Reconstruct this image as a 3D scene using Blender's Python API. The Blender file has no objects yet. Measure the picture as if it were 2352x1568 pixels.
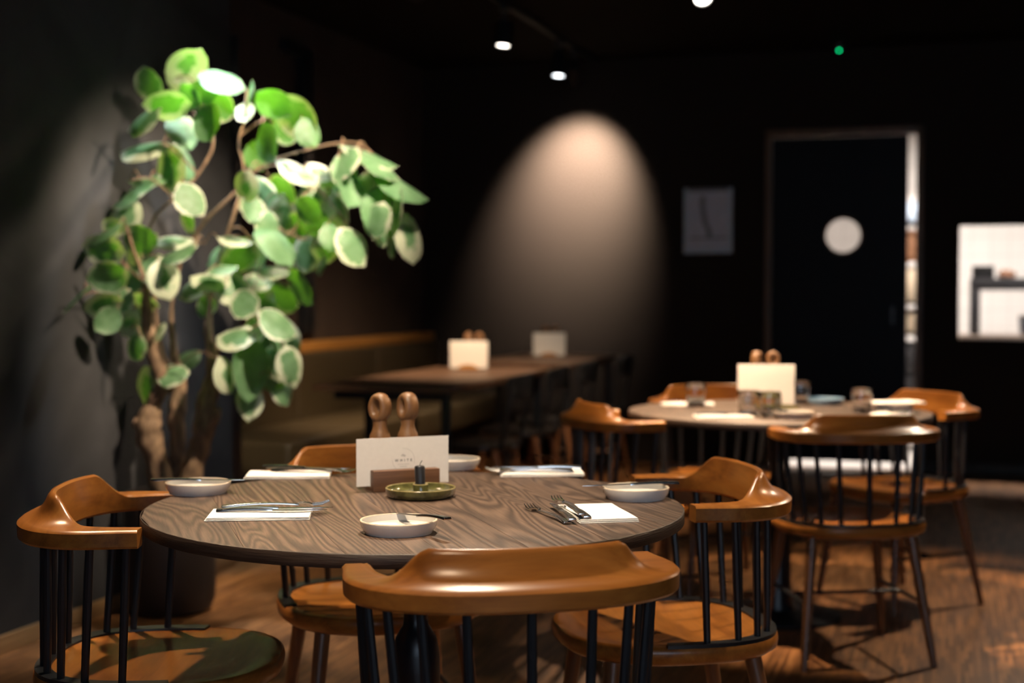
import bpy, bmesh, math, random
from mathutils import Vector, Matrix
random.seed(3)
PI = math.pi
scene = bpy.context.scene
COL = scene.collection

# ------------------------------------------------------------------ camera, world, exposure
CAM_Z, YAW, PITCH = 1.20, math.radians(17.2), math.radians(2.016)
cd = bpy.data.cameras.new('camera')
cd.sensor_width = 36.0
cd.lens = 3267.0 / 2352.0 * 36.0
cd.clip_start = 0.05
cd.dof.use_dof = True
cd.dof.focus_distance = 2.62
cd.dof.aperture_fstop = 2.3
cam = bpy.data.objects.new('camera', cd)
COL.objects.link(cam)
cam.location = (0, 0, CAM_Z)
cam.rotation_euler = (PI / 2 - PITCH, 0, YAW)
scene.camera = cam

vs = scene.view_settings
scene.display_settings.display_device = 'sRGB'
vs.view_transform = 'Standard'
vs.look = 'None'
vs.exposure = 0.0
vs.gamma = 1.0
vs.use_curve_mapping = False
cy = scene.cycles
cy.max_bounces = 7; cy.diffuse_bounces = 3; cy.glossy_bounces = 3; cy.transmission_bounces = 7; cy.transparent_max_bounces = 6
cy.caustics_reflective = False; cy.caustics_refractive = False
cy.sample_clamp_indirect = 4.0
cy.use_light_tree = False
cy.use_adaptive_sampling = True; cy.adaptive_threshold = 0.05; cy.adaptive_min_samples = 16

world = bpy.data.worlds.new('overcast_sky')
scene.world = world
world.use_nodes = True
bg = world.node_tree.nodes['Background']
bg.inputs['Color'].default_value = (0.62, 0.78, 1.0, 1)
bg.inputs['Strength'].default_value = 4.0

WARM = (1.0, 0.71, 0.45)
NEUTRAL = (1.0, 0.80, 0.58)
COOL = (0.86, 0.93, 1.0)
TRACK_POWER = dict(table_one=190, chairs_bench_fill=150, table_one_front=210, chair_wall=150, chair_open=140, chair_near_fill=75, table_two=260, table_two_front=560, table_two_side=220,
                   plant_back=170, plant_over=160, plant_side=540, bench_near=170, bench_front=270, bench_far=90, wall=1000)
KITCHEN_POWER = 85

# daylight enters through the window opening behind the camera (sampling portal)
pl = bpy.data.lights.new('window_portal', 'AREA')
pl.shape = 'RECTANGLE'; pl.size = 3.0; pl.size_y = 1.7
pl.cycles.is_portal = True
po = bpy.data.objects.new('window_portal', pl); COL.objects.link(po)
po.location = (1.6, -1.96, 1.55); po.rotation_euler = (PI / 2, 0, 0)

# ------------------------------------------------------------------ materials
def nodes_of(name):
    m = bpy.data.materials.new(name); m.use_nodes = True
    nt = m.node_tree
    return m, nt, nt.nodes['Principled BSDF']

def L(nt, a, b): nt.links.new(a, b)

def texco(nt, kind='Object', scale=(1, 1, 1), rot=(0, 0, 0), rnd=False):
    tc = nt.nodes.new('ShaderNodeTexCoord'); mp = nt.nodes.new('ShaderNodeMapping')
    mp.inputs['Scale'].default_value = scale; mp.inputs['Rotation'].default_value = rot
    L(nt, tc.outputs[kind], mp.inputs['Vector'])
    if rnd:
        oi = nt.nodes.new('ShaderNodeObjectInfo'); mu = nt.nodes.new('ShaderNodeMath'); mu.operation = 'MULTIPLY'
        mu.inputs[1].default_value = 37.0
        L(nt, oi.outputs['Random'], mu.inputs[0]); L(nt, mu.outputs[0], mp.inputs['Location'])
    return mp.outputs['Vector']

def noise(nt, vec, scale, detail=4, rough=0.55, dist=0.0):
    n = nt.nodes.new('ShaderNodeTexNoise')
    n.inputs['Scale'].default_value = scale; n.inputs['Detail'].default_value = detail
    n.inputs['Roughness'].default_value = rough; n.inputs['Distortion'].default_value = dist
    L(nt, vec, n.inputs['Vector'])
    return n.outputs['Fac']

def ramp(nt, fac, stops):
    r = nt.nodes.new('ShaderNodeValToRGB'); e = r.color_ramp.elements
    while len(e) < len(stops): e.new(0.5)
    for i, (p, c) in enumerate(stops):
        e[i].position = p; e[i].color = (*c, 1)
    L(nt, fac, r.inputs['Fac'])
    return r.outputs['Color']

def bump(nt, bs, fac, strength, dist=0.002):
    b = nt.nodes.new('ShaderNodeBump'); b.inputs['Strength'].default_value = strength
    b.inputs['Distance'].default_value = dist
    L(nt, fac, b.inputs['Height']); L(nt, b.outputs['Normal'], bs.inputs['Normal'])

def mix(nt, a, b, fac, mode='MIX'):
    m = nt.nodes.new('ShaderNodeMix'); m.data_type = 'RGBA'; m.blend_type = mode
    for s, v in ((m.inputs[6], a), (m.inputs[7], b), (m.inputs[0], fac)):
        if isinstance(v, (tuple, list)): s.default_value = (*v, 1) if len(v) == 3 else v
        elif isinstance(v, (int, float)): s.default_value = v
        else: L(nt, v, s)
    return m.outputs[2]

def plain(name, col, rough=0.5, metal=0.0, var=0.12, scale=30.0, bmp=0.0, coat=0.0, spec=0.5):
    m, nt, bs = nodes_of(name)
    v = texco(nt)
    n = noise(nt, v, scale)
    lo = tuple(c * (1 - var) for c in col); hi = tuple(min(1, c * (1 + var)) for c in col)
    L(nt, ramp(nt, n, [(0.3, lo), (0.7, hi)]), bs.inputs['Base Color'])
    bs.inputs['Roughness'].default_value = rough; bs.inputs['Metallic'].default_value = metal
    bs.inputs['Specular IOR Level'].default_value = spec
    bs.inputs['Coat Weight'].default_value = coat; bs.inputs['Coat Roughness'].default_value = 0.15
    if bmp: bump(nt, bs, n, bmp)
    return m

def wood(name, dark, mid, light, rough=0.35, along=2.0, across=28.0, axis=0, coat=0.0, bmp=0.15, rnd=True, spec=0.5, bd=0.001):
    m, nt, bs = nodes_of(name)
    sc = [across] * 3; sc[axis] = along
    v = texco(nt, scale=tuple(sc), rnd=rnd)
    n1 = noise(nt, v, 1.0, 5, 0.6, 0.6)
    v2 = texco(nt, scale=tuple(s * 4 for s in sc), rnd=rnd)
    n2 = noise(nt, v2, 1.0, 3, 0.6)
    c = ramp(nt, n1, [(0.28, dark), (0.5, mid), (0.75, light)])
    c = mix(nt, c, ramp(nt, n2, [(0.3, (0.6, 0.6, 0.6)), (0.65, (1, 1, 1))]), 0.5, 'MULTIPLY')
    L(nt, c, bs.inputs['Base Color'])
    bs.inputs['Roughness'].default_value = rough; bs.inputs['Specular IOR Level'].default_value = spec
    bs.inputs['Coat Weight'].default_value = coat; bs.inputs['Coat Roughness'].default_value = 0.18
    if bmp: bump(nt, bs, n2, bmp, bd)
    return m

def table_wood():
    m, nt, bs = nodes_of('smoked_oak_boards')
    wob = noise(nt, texco(nt, scale=(1.3, 4, 4), rnd=True), 1.0, 2, 0.5)
    v = texco(nt, scale=(0.7, 6.2, 6.2), rnd=True)
    g = noise(nt, v, 1.0, 2, 0.45, 0.35)
    k = nt.nodes.new('ShaderNodeMath'); k.operation = 'MULTIPLY'; k.inputs[1].default_value = 190.0; L(nt, g, k.inputs[0])
    sn = nt.nodes.new('ShaderNodeMath'); sn.operation = 'SINE'; L(nt, k.outputs[0], sn.inputs[0])
    w = nt.nodes.new('ShaderNodeMath'); w.operation = 'MULTIPLY_ADD'; w.inputs[1].default_value = 0.5; w.inputs[2].default_value = 0.5
    L(nt, sn.outputs[0], w.inputs[0])
    fine = noise(nt, texco(nt, scale=(11, 210, 210), rnd=True), 1.0, 4, 0.7)
    c = ramp(nt, w.outputs[0], [(0.0, (0.052, 0.031, 0.021)), (0.55, (0.098, 0.061, 0.042)), (1.0, (0.135, 0.087, 0.061))])
    c = mix(nt, c, ramp(nt, wob, [(0.3, (0.62, 0.62, 0.64)), (0.7, (1.1, 1.06, 1.0))]), 0.75, 'MULTIPLY')
    c = mix(nt, c, ramp(nt, fine, [(0.35, (0.45, 0.43, 0.42)), (0.62, (1.15, 1.13, 1.1))]), 0.7, 'MULTIPLY')
    L(nt, c, bs.inputs['Base Color'])
    bs.inputs['Roughness'].default_value = 0.46
    h = nt.nodes.new('ShaderNodeMath'); h.operation = 'ADD'
    L(nt, w.outputs[0], h.inputs[0]); L(nt, fine, h.inputs[1])
    bump(nt, bs, h.outputs[0], 0.55, 0.0012)
    return m

def floor_wood():
    m, nt, bs = nodes_of('strip_parquet')
    v = texco(nt, rot=(0, 0, PI / 2))
    br = nt.nodes.new('ShaderNodeTexBrick')
    br.offset = 0.37; br.inputs['Scale'].default_value = 1.0
    br.inputs['Brick Width'].default_value = 0.165; br.inputs['Row Height'].default_value = 0.0125
    br.inputs['Mortar Size'].default_value = 0.0006; br.inputs['Bias'].default_value = 0.0
    br.inputs['Color1'].default_value = (0.14, 0.057, 0.019, 1); br.inputs['Color2'].default_value = (0.42, 0.195, 0.074, 1)
    br.inputs['Mortar'].default_value = (0.03, 0.014, 0.007, 1)
    L(nt, v, br.inputs['Vector'])
    n = noise(nt, texco(nt, scale=(60, 5, 1)), 1.0, 4)
    big = noise(nt, texco(nt), 1.3, 3)
    c = mix(nt, br.outputs['Color'], ramp(nt, n, [(0.3, (0.6, 0.6, 0.6)), (0.7, (1.25, 1.2, 1.15))]), 0.7, 'MULTIPLY')
    c = mix(nt, c, ramp(nt, big, [(0.3, (0.75, 0.75, 0.75)), (0.7, (1.15, 1.1, 1.05))]), 0.8, 'MULTIPLY')
    L(nt, c, bs.inputs['Base Color'])
    bs.inputs['Roughness'].default_value = 0.42
    bump(nt, bs, br.outputs['Fac'], -0.2, 0.001)
    return m

def plaster(name, c0, c1, rough=0.75):
    m, nt, bs = nodes_of(name)
    v = texco(nt)
    n = noise(nt, v, 1.4, 6, 0.62, 0.5); n2 = noise(nt, v, 45, 4)
    c = ramp(nt, n, [(0.3, c0), (0.7, c1)])
    L(nt, c, bs.inputs['Base Color']); bs.inputs['Roughness'].default_value = rough
    bs.inputs['Specular IOR Level'].default_value = 0.2
    bump(nt, bs, n2, 0.15, 0.003)
    return m

def emit(name, col, s):
    m, nt, bs = nodes_of(name)
    bs.inputs['Base Color'].default_value = (0.1, 0.1, 0.1, 1)
    bs.inputs['Emission Color'].default_value = (*col, 1); bs.inputs['Emission Strength'].default_value = s
    return m

def glass_mat(name, rough=0.0, tint=(1, 1, 1)):
    m, nt, bs = nodes_of(name)
    bs.inputs['Base Color'].default_value = (*tint, 1); bs.inputs['Roughness'].default_value = rough
    bs.inputs['Transmission Weight'].default_value = 1.0; bs.inputs['IOR'].default_value = 1.46
    return m

def leaf_mat():
    m, nt, bs = nodes_of('variegated_leaf')
    out = nt.nodes['Material Output']
    at = nt.nodes.new('ShaderNodeAttribute'); at.attribute_name = 'edge'
    oi = nt.nodes.new('ShaderNodeObjectInfo')
    v = texco(nt, rnd=True)
    n = noise(nt, v, 5.0, 3)
    # how far the pale margin reaches differs from leaf to leaf
    s = nt.nodes.new('ShaderNodeMath'); s.operation = 'MULTIPLY_ADD'; s.inputs[1].default_value = 0.90; s.inputs[2].default_value = -0.66
    L(nt, oi.outputs['Random'], s.inputs[0])
    ad = nt.nodes.new('ShaderNodeMath'); ad.operation = 'ADD'; L(nt, at.outputs['Fac'], ad.inputs[0]); L(nt, s.outputs[0], ad.inputs[1])
    nn = nt.nodes.new('ShaderNodeMath'); nn.operation = 'MULTIPLY_ADD'; nn.inputs[1].default_value = 0.8
    L(nt, n, nn.inputs[0]); L(nt, ad.outputs[0], nn.inputs[2])
    f = ramp(nt, nn.outputs[0], [(0.88, (0, 0, 0)), (1.40, (0.85, 0.85, 0.85))])
    green = ramp(nt, n, [(0.3, (0.085, 0.19, 0.085)), (0.7, (0.19, 0.33, 0.18))])
    col = mix(nt, green, (0.62, 0.66, 0.50), f)
    tcol = mix(nt, (0.11, 0.36, 0.012), (0.30, 0.46, 0.08), f)
    tr = nt.nodes.new('ShaderNodeBsdfTranslucent'); L(nt, tcol, tr.inputs['Color'])
    L(nt, col, bs.inputs['Base Color']); bs.inputs['Roughness'].default_value = 0.36
    bs.inputs['Specular IOR Level'].default_value = 0.55
    mx = nt.nodes.new('ShaderNodeMixShader'); mx.inputs[0].default_value = 0.36
    L(nt, bs.outputs[0], mx.inputs[1]); L(nt, tr.outputs[0], mx.inputs[2]); L(nt, mx.outputs[0], out.inputs['Surface'])
    bump(nt, bs, noise(nt, v, 22, 3), 0.3, 0.01)
    return m

def bark_mat():
    m, nt, bs = nodes_of('bark')
    n = noise(nt, texco(nt, scale=(1, 1, 0.35)), 55, 6, 0.65)
    L(nt, ramp(nt, n, [(0.3, (0.07, 0.04, 0.022)), (0.7, (0.30, 0.19, 0.11))]), bs.inputs['Base Color'])
    bs.inputs['Roughness'].default_value = 0.8
    bump(nt, bs, n, 0.7, 0.006)
    return m

def tile_mat():
    m, nt, bs = nodes_of('kitchen_tiles')
    br = nt.nodes.new('ShaderNodeTexBrick'); br.offset = 0.0
    br.inputs['Scale'].default_value = 1.0; br.inputs['Brick Width'].default_value = 0.15; br.inputs['Row Height'].default_value = 0.15
    br.inputs['Mortar Size'].default_value = 0.003
    br.inputs['Color1'].default_value = (0.72, 0.69, 0.66, 1); br.inputs['Color2'].default_value = (0.76, 0.72, 0.69, 1)
    br.inputs['Mortar'].default_value = (0.55, 0.52, 0.5, 1)
    L(nt, texco(nt, rot=(PI / 2, 0, 0)), br.inputs['Vector'])
    L(nt, br.outputs['Color'], bs.inputs['Base Color']); bs.inputs['Roughness'].default_value = 0.3
    return m

M = dict(
    table=table_wood(), floor=floor_wood(), leaf=leaf_mat(), bark=bark_mat(), tile=tile_mat(),
    edge=wood('dark_stained_table_edge', (0.018, 0.010, 0.007), (0.035, 0.020, 0.013), (0.060, 0.036, 0.024), rough=0.5, axis=2, along=90, across=6, bmp=0.6, bd=0.002),
    chair=wood('honey_stained_beech', (0.19, 0.062, 0.012), (0.32, 0.114, 0.021), (0.41, 0.162, 0.034), rough=0.28, along=3, across=22, coat=0.0, bmp=0.0, spec=0.34),
    leg=wood('brown_stained_leg', (0.11, 0.045, 0.018), (0.165, 0.070, 0.028), (0.21, 0.092, 0.038), rough=0.36, axis=2, along=3, across=40, bmp=0.04),
    trim=wood('oiled_oak_trim', (0.32, 0.14, 0.03), (0.48, 0.22, 0.05), (0.58, 0.28, 0.075), rough=0.35, axis=1, along=2, across=25, bmp=0.05),
    mill=wood('turned_walnut_mill', (0.11, 0.050, 0.019), (0.185, 0.088, 0.035), (0.25, 0.125, 0.052), rough=0.42, axis=2, along=12, across=60, bmp=0.05),
    stand=wood('card_stand_wood', (0.085, 0.037, 0.016), (0.13, 0.058, 0.026), (0.18, 0.085, 0.04), rough=0.5, along=6, across=60, bmp=0.1),
    base_board=wood('pale_baseboard_oak', (0.22, 0.12, 0.05), (0.33, 0.19, 0.085), (0.40, 0.24, 0.11), rough=0.5, axis=1, along=1.5, across=30, bmp=0.05),
    frame_wood=wood('brown_door_lining', (0.11, 0.06, 0.032), (0.17, 0.095, 0.05), (0.22, 0.13, 0.07), rough=0.5, axis=2, along=2, across=30, bmp=0.05),
    bench_table=wood('bench_table_top_wood', (0.055, 0.028, 0.015), (0.095, 0.048, 0.026), (0.14, 0.075, 0.04), rough=0.42, along=3, across=40, bmp=0.1),
    black=plain('black_lacquer', (0.011, 0.012, 0.014), 0.34, scale=20),
    iron=plain('black_powder_coated_iron', (0.008, 0.010, 0.013), 0.33, scale=60),
    seatblack=plain('black_gloss_seat', (0.012, 0.011, 0.011), 0.22, scale=10),
    wall=plaster('charcoal_plaster', (0.017, 0.0170, 0.0185), (0.052, 0.0515, 0.0545)),
    wallb=plaster('black_brown_paint', (0.0190, 0.0142, 0.0113), (0.0215, 0.0162, 0.0130), 0.85),
    alcove=plaster('dark_umber_plaster', (0.036, 0.026, 0.021), (0.062, 0.046, 0.037)),
    ceiling=plain('matt_black_ceiling', (0.008, 0.007, 0.0062), 0.9, scale=8, spec=0.15),
    doorpaint=plain('blue_black_door_paint', (0.0045, 0.0052, 0.008), 0.5, scale=6, spec=0.15),
    leather=plain('olive_leather', (0.055, 0.040, 0.020), 0.42, scale=90, bmp=0.15),
    plinth=plain('dark_plinth', (0.02, 0.014, 0.01), 0.6),
    china=plain('white_stoneware', (0.78, 0.75, 0.69), 0.18, var=0.03, scale=60),
    chinarim=plain('sandy_stoneware_rim', (0.62, 0.52, 0.40), 0.45, var=0.1, scale=120),
    linen=plain('white_paper_napkin', (0.86, 0.84, 0.80), 0.85, var=0.02, scale=200, bmp=0.08),
    card=plain('white_card', (0.74, 0.71, 0.66), 0.6, var=0.02, scale=100),
    ink=plain('grey_print', (0.03, 0.03, 0.03), 0.6),
    palink=plain('pale_grey_print', (0.36, 0.345, 0.32), 0.6),
    steel=plain('polished_steel', (0.78, 0.76, 0.73), 0.20, metal=1.0, var=0.04, scale=40),
    glaze=plain('olive_green_glaze', (0.085, 0.082, 0.028), 0.14, var=0.5, scale=45, coat=0.6),
    glazerim=plain('olive_glaze_thin_rim', (0.24, 0.20, 0.085), 0.22, var=0.3, scale=80),
    wax=plain('black_wax', (0.012, 0.012, 0.015), 0.45, scale=50),
    wick=plain('burnt_wick', (0.02, 0.02, 0.02), 0.9),
    pot=plain('matt_dark_planter', (0.020, 0.013, 0.012), 0.55, scale=8, bmp=0.05),
    soil=plain('potting_soil', (0.03, 0.02, 0.012), 0.95, var=0.6, scale=80, bmp=0.8),
    glass=glass_mat('clear_glass'), pane=glass_mat('window_pane'), frosted=plain('lit_frosted_disc', (0.8, 0.72, 0.66), 0.4),
    bluechina=plain('pale_blue_glaze', (0.22, 0.34, 0.46), 0.2, var=0.1),
    white=plain('kitchen_white_wall', (0.74, 0.70, 0.67), 0.6, var=0.03),
    kfloor=plain('pale_kitchen_floor', (0.72, 0.68, 0.64), 0.4, var=0.05),
    kmetal=plain('dark_shelf_steel', (0.032, 0.031, 0.034), 0.5, scale=12),
    ksteel=plain('brushed_counter_steel', (0.42, 0.33, 0.27), 0.4, metal=0.6),
    kblack=plain('black_plastic', (0.006, 0.005, 0.004), 0.5),
    kbrown=plain('brown_bread', (0.16, 0.07, 0.035), 0.8, var=0.4, scale=25, bmp=0.5),
    kwood=plain('brown_chopping_board', (0.26, 0.12, 0.06), 0.6, var=0.2, scale=15),
    kblue=plain('pale_blue_plastic', (0.55, 0.66, 0.8), 0.4),
    cream=plain('cream_plastic', (0.72, 0.58, 0.42), 0.5),
    paper=plain('grey_blue_print_paper', (0.62, 0.64, 0.70), 0.7, var=0.08, scale=14),
    frameblue=plain('pale_steel_blue_frame', (0.52, 0.62, 0.68), 0.35),
    printdark=plain('dark_print_ink', (0.22, 0.225, 0.235), 0.7),
    lens=emit('lamp_lens', (1.0, 0.90, 0.78), 14.0), lenscool=emit('lamp_lens_white', (0.92, 0.96, 1.0), 9.0),
    led=emit('green_led', (0.0, 0.85, 0.25), 6.0), kpanel=emit('kitchen_lamp_panel', (1.0, 0.9, 0.8), 8.0),
    plastic=plain('black_detector_plastic', (0.02, 0.02, 0.02), 0.5),
)

# ------------------------------------------------------------------ mesh helpers
class MB:
    def __init__(s): s.v = []; s.f = []; s.att = None
    def add(s, vs, fs):
        o = len(s.v); s.v += [tuple(p) for p in vs]; s.f += [tuple(i + o for i in f) for f in fs]; return s
    def box(s, c, d, rz=0.0, m=None):
        x, y, z = (k / 2 for k in d); P = []
        for sx, sy, sz in ((-1,-1,-1),(1,-1,-1),(1,1,-1),(-1,1,-1),(-1,-1,1),(1,-1,1),(1,1,1),(-1,1,1)):
            p = Vector((sx * x, sy * y, sz * z))
            if rz: p = Matrix.Rotation(rz, 3, 'Z') @ p
            if m: p = m @ p
            P.append((c[0] + p.x, c[1] + p.y, c[2] + p.z))
        return s.add(P, [(3,2,1,0),(4,5,6,7),(0,1,5,4),(1,2,6,5),(2,3,7,6),(3,0,4,7)])
    def span(s, a, b):
        return s.box([(a[i] + b[i]) / 2 for i in range(3)], [abs(b[i] - a[i]) for i in range(3)])
    def tube(s, pts, rad, n=8, cap=True):
        pts = [Vector(p) for p in pts]
        if not isinstance(rad, (list, tuple)): rad = [rad] * len(pts)
        V = []; F = []; prev = None
        for i, p in enumerate(pts):
            t = (pts[min(i + 1, len(pts) - 1)] - pts[max(i - 1, 0)]).normalized()
            u = prev - t * prev.dot(t) if prev is not None else t.orthogonal()
            if u.length < 1e-6: u = t.orthogonal()
            u.normalize(); w = t.cross(u); prev = u
            for k in range(n):
                a = 2 * PI * k / n
                V.append(p + (u * math.cos(a) + w * math.sin(a)) * rad[i])
        for i in range(len(pts) - 1):
            for k in range(n):
                F.append((i * n + k, i * n + (k + 1) % n, (i + 1) * n + (k + 1) % n, (i + 1) * n + k))
        if cap:
            F.append(tuple(range(n - 1, -1, -1))); F.append(tuple((len(pts) - 1) * n + k for k in range(n)))
        return s.add(V, F)
    def lathe(s, prof, n=32, c=(0, 0, 0)):
        V = []; F = []; idx = []
        for r, z in prof:
            if r < 1e-6: idx.append([len(V)]); V.append((c[0], c[1], c[2] + z))
            else:
                idx.append(list(range(len(V), len(V) + n)))
                V += [(c[0] + r * math.cos(2 * PI * k / n), c[1] + r * math.sin(2 * PI * k / n), c[2] + z) for k in range(n)]
        for a, b in zip(idx, idx[1:]):
            for k in range(n):
                q = [a[k % len(a)], a[(k + 1) % len(a)], b[(k + 1) % len(b)], b[k % len(b)]]
                q = list(dict.fromkeys(q))
                if len(q) > 2: F.append(tuple(q))
        return s.add(V, F)
    def loft(s, rings, closed=True, cap=True):
        n = len(rings[0]); V = [p for r in rings for p in r]; F = []
        for i in range(len(rings) - 1):
            for k in range(n if closed else n - 1):
                F.append((i * n + k, i * n + (k + 1) % n, (i + 1) * n + (k + 1) % n, (i + 1) * n + k))
        if cap:
            F.append(tuple(range(n - 1, -1, -1))); F.append(tuple((len(rings) - 1) * n + k for k in range(n)))
        return s.add(V, F)
    def prism(s, outline, z0, z1):
        n = len(outline)
        V = [(x, y, z0) for x, y in outline] + [(x, y, z1) for x, y in outline]
        F = [tuple(range(n - 1, -1, -1)), tuple(range(n, 2 * n))] + [(k, (k + 1) % n, n + (k + 1) % n, n + k) for k in range(n)]
        return s.add(V, F)
    def mesh(s, name, mat, smooth=35, bevel=0.0, seg=2, flip=True):
        me = bpy.data.meshes.new(name); me.from_pydata(s.v, [], s.f); me.update()
        bm = bmesh.new(); bm.from_mesh(me)
        if flip: bmesh.ops.recalc_face_normals(bm, faces=bm.faces)
        if bevel:
            es = [e for e in bm.edges if len(e.link_faces) == 2 and e.calc_face_angle(0) > 0.6]
            bmesh.ops.bevel(bm, geom=es, offset=bevel, segments=seg, profile=0.6, affect='EDGES', clamp_overlap=True)
        bm.to_mesh(me); bm.free()
        if smooth:
            for p in me.polygons: p.use_smooth = True
            me.set_sharp_from_angle(angle=math.radians(smooth))
        me.materials.append(M[mat] if isinstance(mat, str) else mat)
        return me
    def build(s, name, mat, parent=None, **k):
        return obj(name, s.mesh(name, mat, **k), parent)

def obj(name, me, parent=None, loc=None, rot=None):
    o = bpy.data.objects.new(name, me); COL.objects.link(o)
    if parent: o.parent = parent
    if loc: o.location = loc
    if rot: o.rotation_euler = rot
    return o

def tag(o, label, cat, group=None):
    o['label'] = label; o['category'] = cat
    if group: o['group'] = group
    return o

def thing(name, label, cat, loc, rz=0.0, group=None):
    o = bpy.data.objects.new(name, None); COL.objects.link(o); o.empty_display_size = 0.1
    o.location = loc; o.rotation_euler = (0, 0, rz)
    return tag(o, label, cat, group)

def struct(o, label=None):
    o['kind'] = 'structure'
    if label: o['label'] = label
    return o

def dup(root, loc, rz, label, group=None, rot=None):
    r = root.copy(); COL.objects.link(r); r.location = loc
    r.rotation_euler = rot if rot else (0, 0, rz)
    r['label'] = label
    if group: r['group'] = group
    for ch in list(root.children):
        c = ch.copy(); COL.objects.link(c); c.parent = r
        for g in list(ch.children):
            d = g.copy(); COL.objects.link(d); d.parent = c
    return r

def smooth_path(pts, n=6):
    pts = [Vector(p) for p in pts]; out = []
    for i in range(len(pts) - 1):
        p0, p1, p2, p3 = pts[max(i - 1, 0)], pts[i], pts[i + 1], pts[min(i + 2, len(pts) - 1)]
        for k in range(n):
            t = k / n
            out.append(0.5 * ((2 * p1) + (p2 - p0) * t + (2 * p0 - 5 * p1 + 4 * p2 - p3) * t * t + (3 * p1 - p0 - 3 * p2 + p3) * t ** 3))
    out.append(pts[-1]); return out

def sstep(x):
    x = max(0.0, min(1.0, x)); return x * x * (3 - 2 * x)

# ------------------------------------------------------------------ room shell
XL, XA, XR, YF, YB, H = -3.0, -3.70, 3.4, -1.9, 9.78, 2.82
YS = 5.56                                   # where the left wall steps back into the bench alcove
DX0, DX1, DZ = -1.21, -0.222, 2.275         # kitchen door opening
HX0, HX1, HZ0, HZ1 = 0.04, 1.35, 0.885, 1.635   # kitchen hatch opening
WT = 0.14
struct(MB().span((XA - 0.2, YF - 0.2, -0.1), (XR + 0.2, YB + WT, 0)).build('floor', 'floor', smooth=0), 'brown strip parquet floor')
struct(MB().span((XA - 0.2, YF - 0.2, H), (XR + 0.2, YB + WT, H + 0.1)).build('ceiling', 'ceiling', smooth=0), 'matt black ceiling')
struct(MB().span((XA - 0.15, YF - 0.15, 0), (XL, YS, H)).build('wall_left', 'wall', smooth=0), 'charcoal plaster wall behind the plant')
struct(MB().span((XA - 0.15, YS, 0), (XA, YB, H)).build('wall_alcove', 'alcove', smooth=0), 'dark brown wall behind the bench')
struct(MB().span((XR, YF - 0.15, 0), (XR + 0.15, YB, H)).build('wall_right', 'wallb', smooth=0))
b = MB()
b.span((XA - 0.15, YB, 0), (DX0, YB + WT, H)); b.span((DX0, YB, DZ), (DX1, YB + WT, H)); b.span((DX1, YB, 0), (HX0, YB + WT, H))
b.span((HX0, YB, 0), (HX1, YB + WT, HZ0)); b.span((HX0, YB, HZ1), (HX1, YB + WT, H)); b.span((HX1, YB, 0), (XR + 0.15, YB + WT, H))
struct(b.build('wall_back', 'wallb', smooth=0), 'black-brown painted back wall')
# front wall behind the camera with the window that lets the daylight in
WX0, WX1, WZ0, WZ1 = 0.1, 3.1, 0.7, 2.4
b = MB()
b.span((XL, YF - 0.15, 0), (WX0, YF, H)); b.span((WX1, YF - 0.15, 0), (XR, YF, H))
b.span((WX0, YF - 0.15, 0), (WX1, YF, WZ0)); b.span((WX0, YF - 0.15, WZ1), (WX1, YF, H))
struct(b.build('wall_front', 'wallb', smooth=0))
b = MB()
for x in (WX0, (WX0 + WX1) / 2, WX1): b.box((x, YF - 0.07, (WZ0 + WZ1) / 2), (0.06, 0.07, WZ1 - WZ0))
for z in (WZ0, WZ1): b.box(((WX0 + WX1) / 2, YF - 0.07, z), (WX1 - WX0, 0.07, 0.06))
struct(b.build('window_1', 'black', smooth=0), 'black window frame')
# baseboards
struct(MB().span((XL, YF, 0.0), (XL + 0.014, YS, 0.062)).build('baseboard_left', 'base_board', bevel=0.003), 'pale wooden baseboard of the plaster wall')
struct(MB().span((DX1 + 0.06, YB - 0.014, 0.0), (XR, YB, 0.07)).build('baseboard_back', 'plinth', bevel=0.003))
# black steel uprights with a short arm on the alcove wall
for i, (y0, y1, xw, ztop, lab) in enumerate(((5.575, 5.70, XA + 0.62, 2.33, 'black upright beside the plant crown where the wall steps back'),
                                             (7.66, 7.80, XA, 2.63, 'black upright on the brown wall above the bench'))):
    t = thing('wall_upright', lab, 'upright', (xw, y0, 0))
    MB().span((0.0, 0.0, 0.0 if i == 0 else 0.95), (0.05, y1 - y0, ztop)).build('post', 'iron', t, bevel=0.004)
    MB().span((0.0, -0.22, ztop - 0.05), (0.05, 0.0, ztop)).build('arm', 'iron', t, bevel=0.004)

# kitchen door: lining, leaf, porthole
b = MB()
b.span((DX0 - 0.012, YB - 0.012, 0), (DX0 + 0.022, YB + WT + 0.01, DZ)); b.span((DX1 - 0.012, YB - 0.012, 0), (DX1 + 0.03, YB + WT + 0.01, DZ))
b.span((DX0 - 0.012, YB - 0.012, DZ - 0.03), (DX1 + 0.03, YB + WT + 0.01, DZ + 0.015))
struct(b.build('trim_1', 'frame_wood', bevel=0.003), 'brown wooden door lining')
door = thing('door_1', 'blue-black kitchen door with a round lit porthole', 'door', (DX0 + 0.0255, YB + 0.085, 0)); door['kind'] = 'structure'
DW, DH0, DH1 = 0.893, 0.05, 2.240
PX, PZ, PR = 0.4755, 1.577, 0.118
ring_n = 48
out = []
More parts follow.
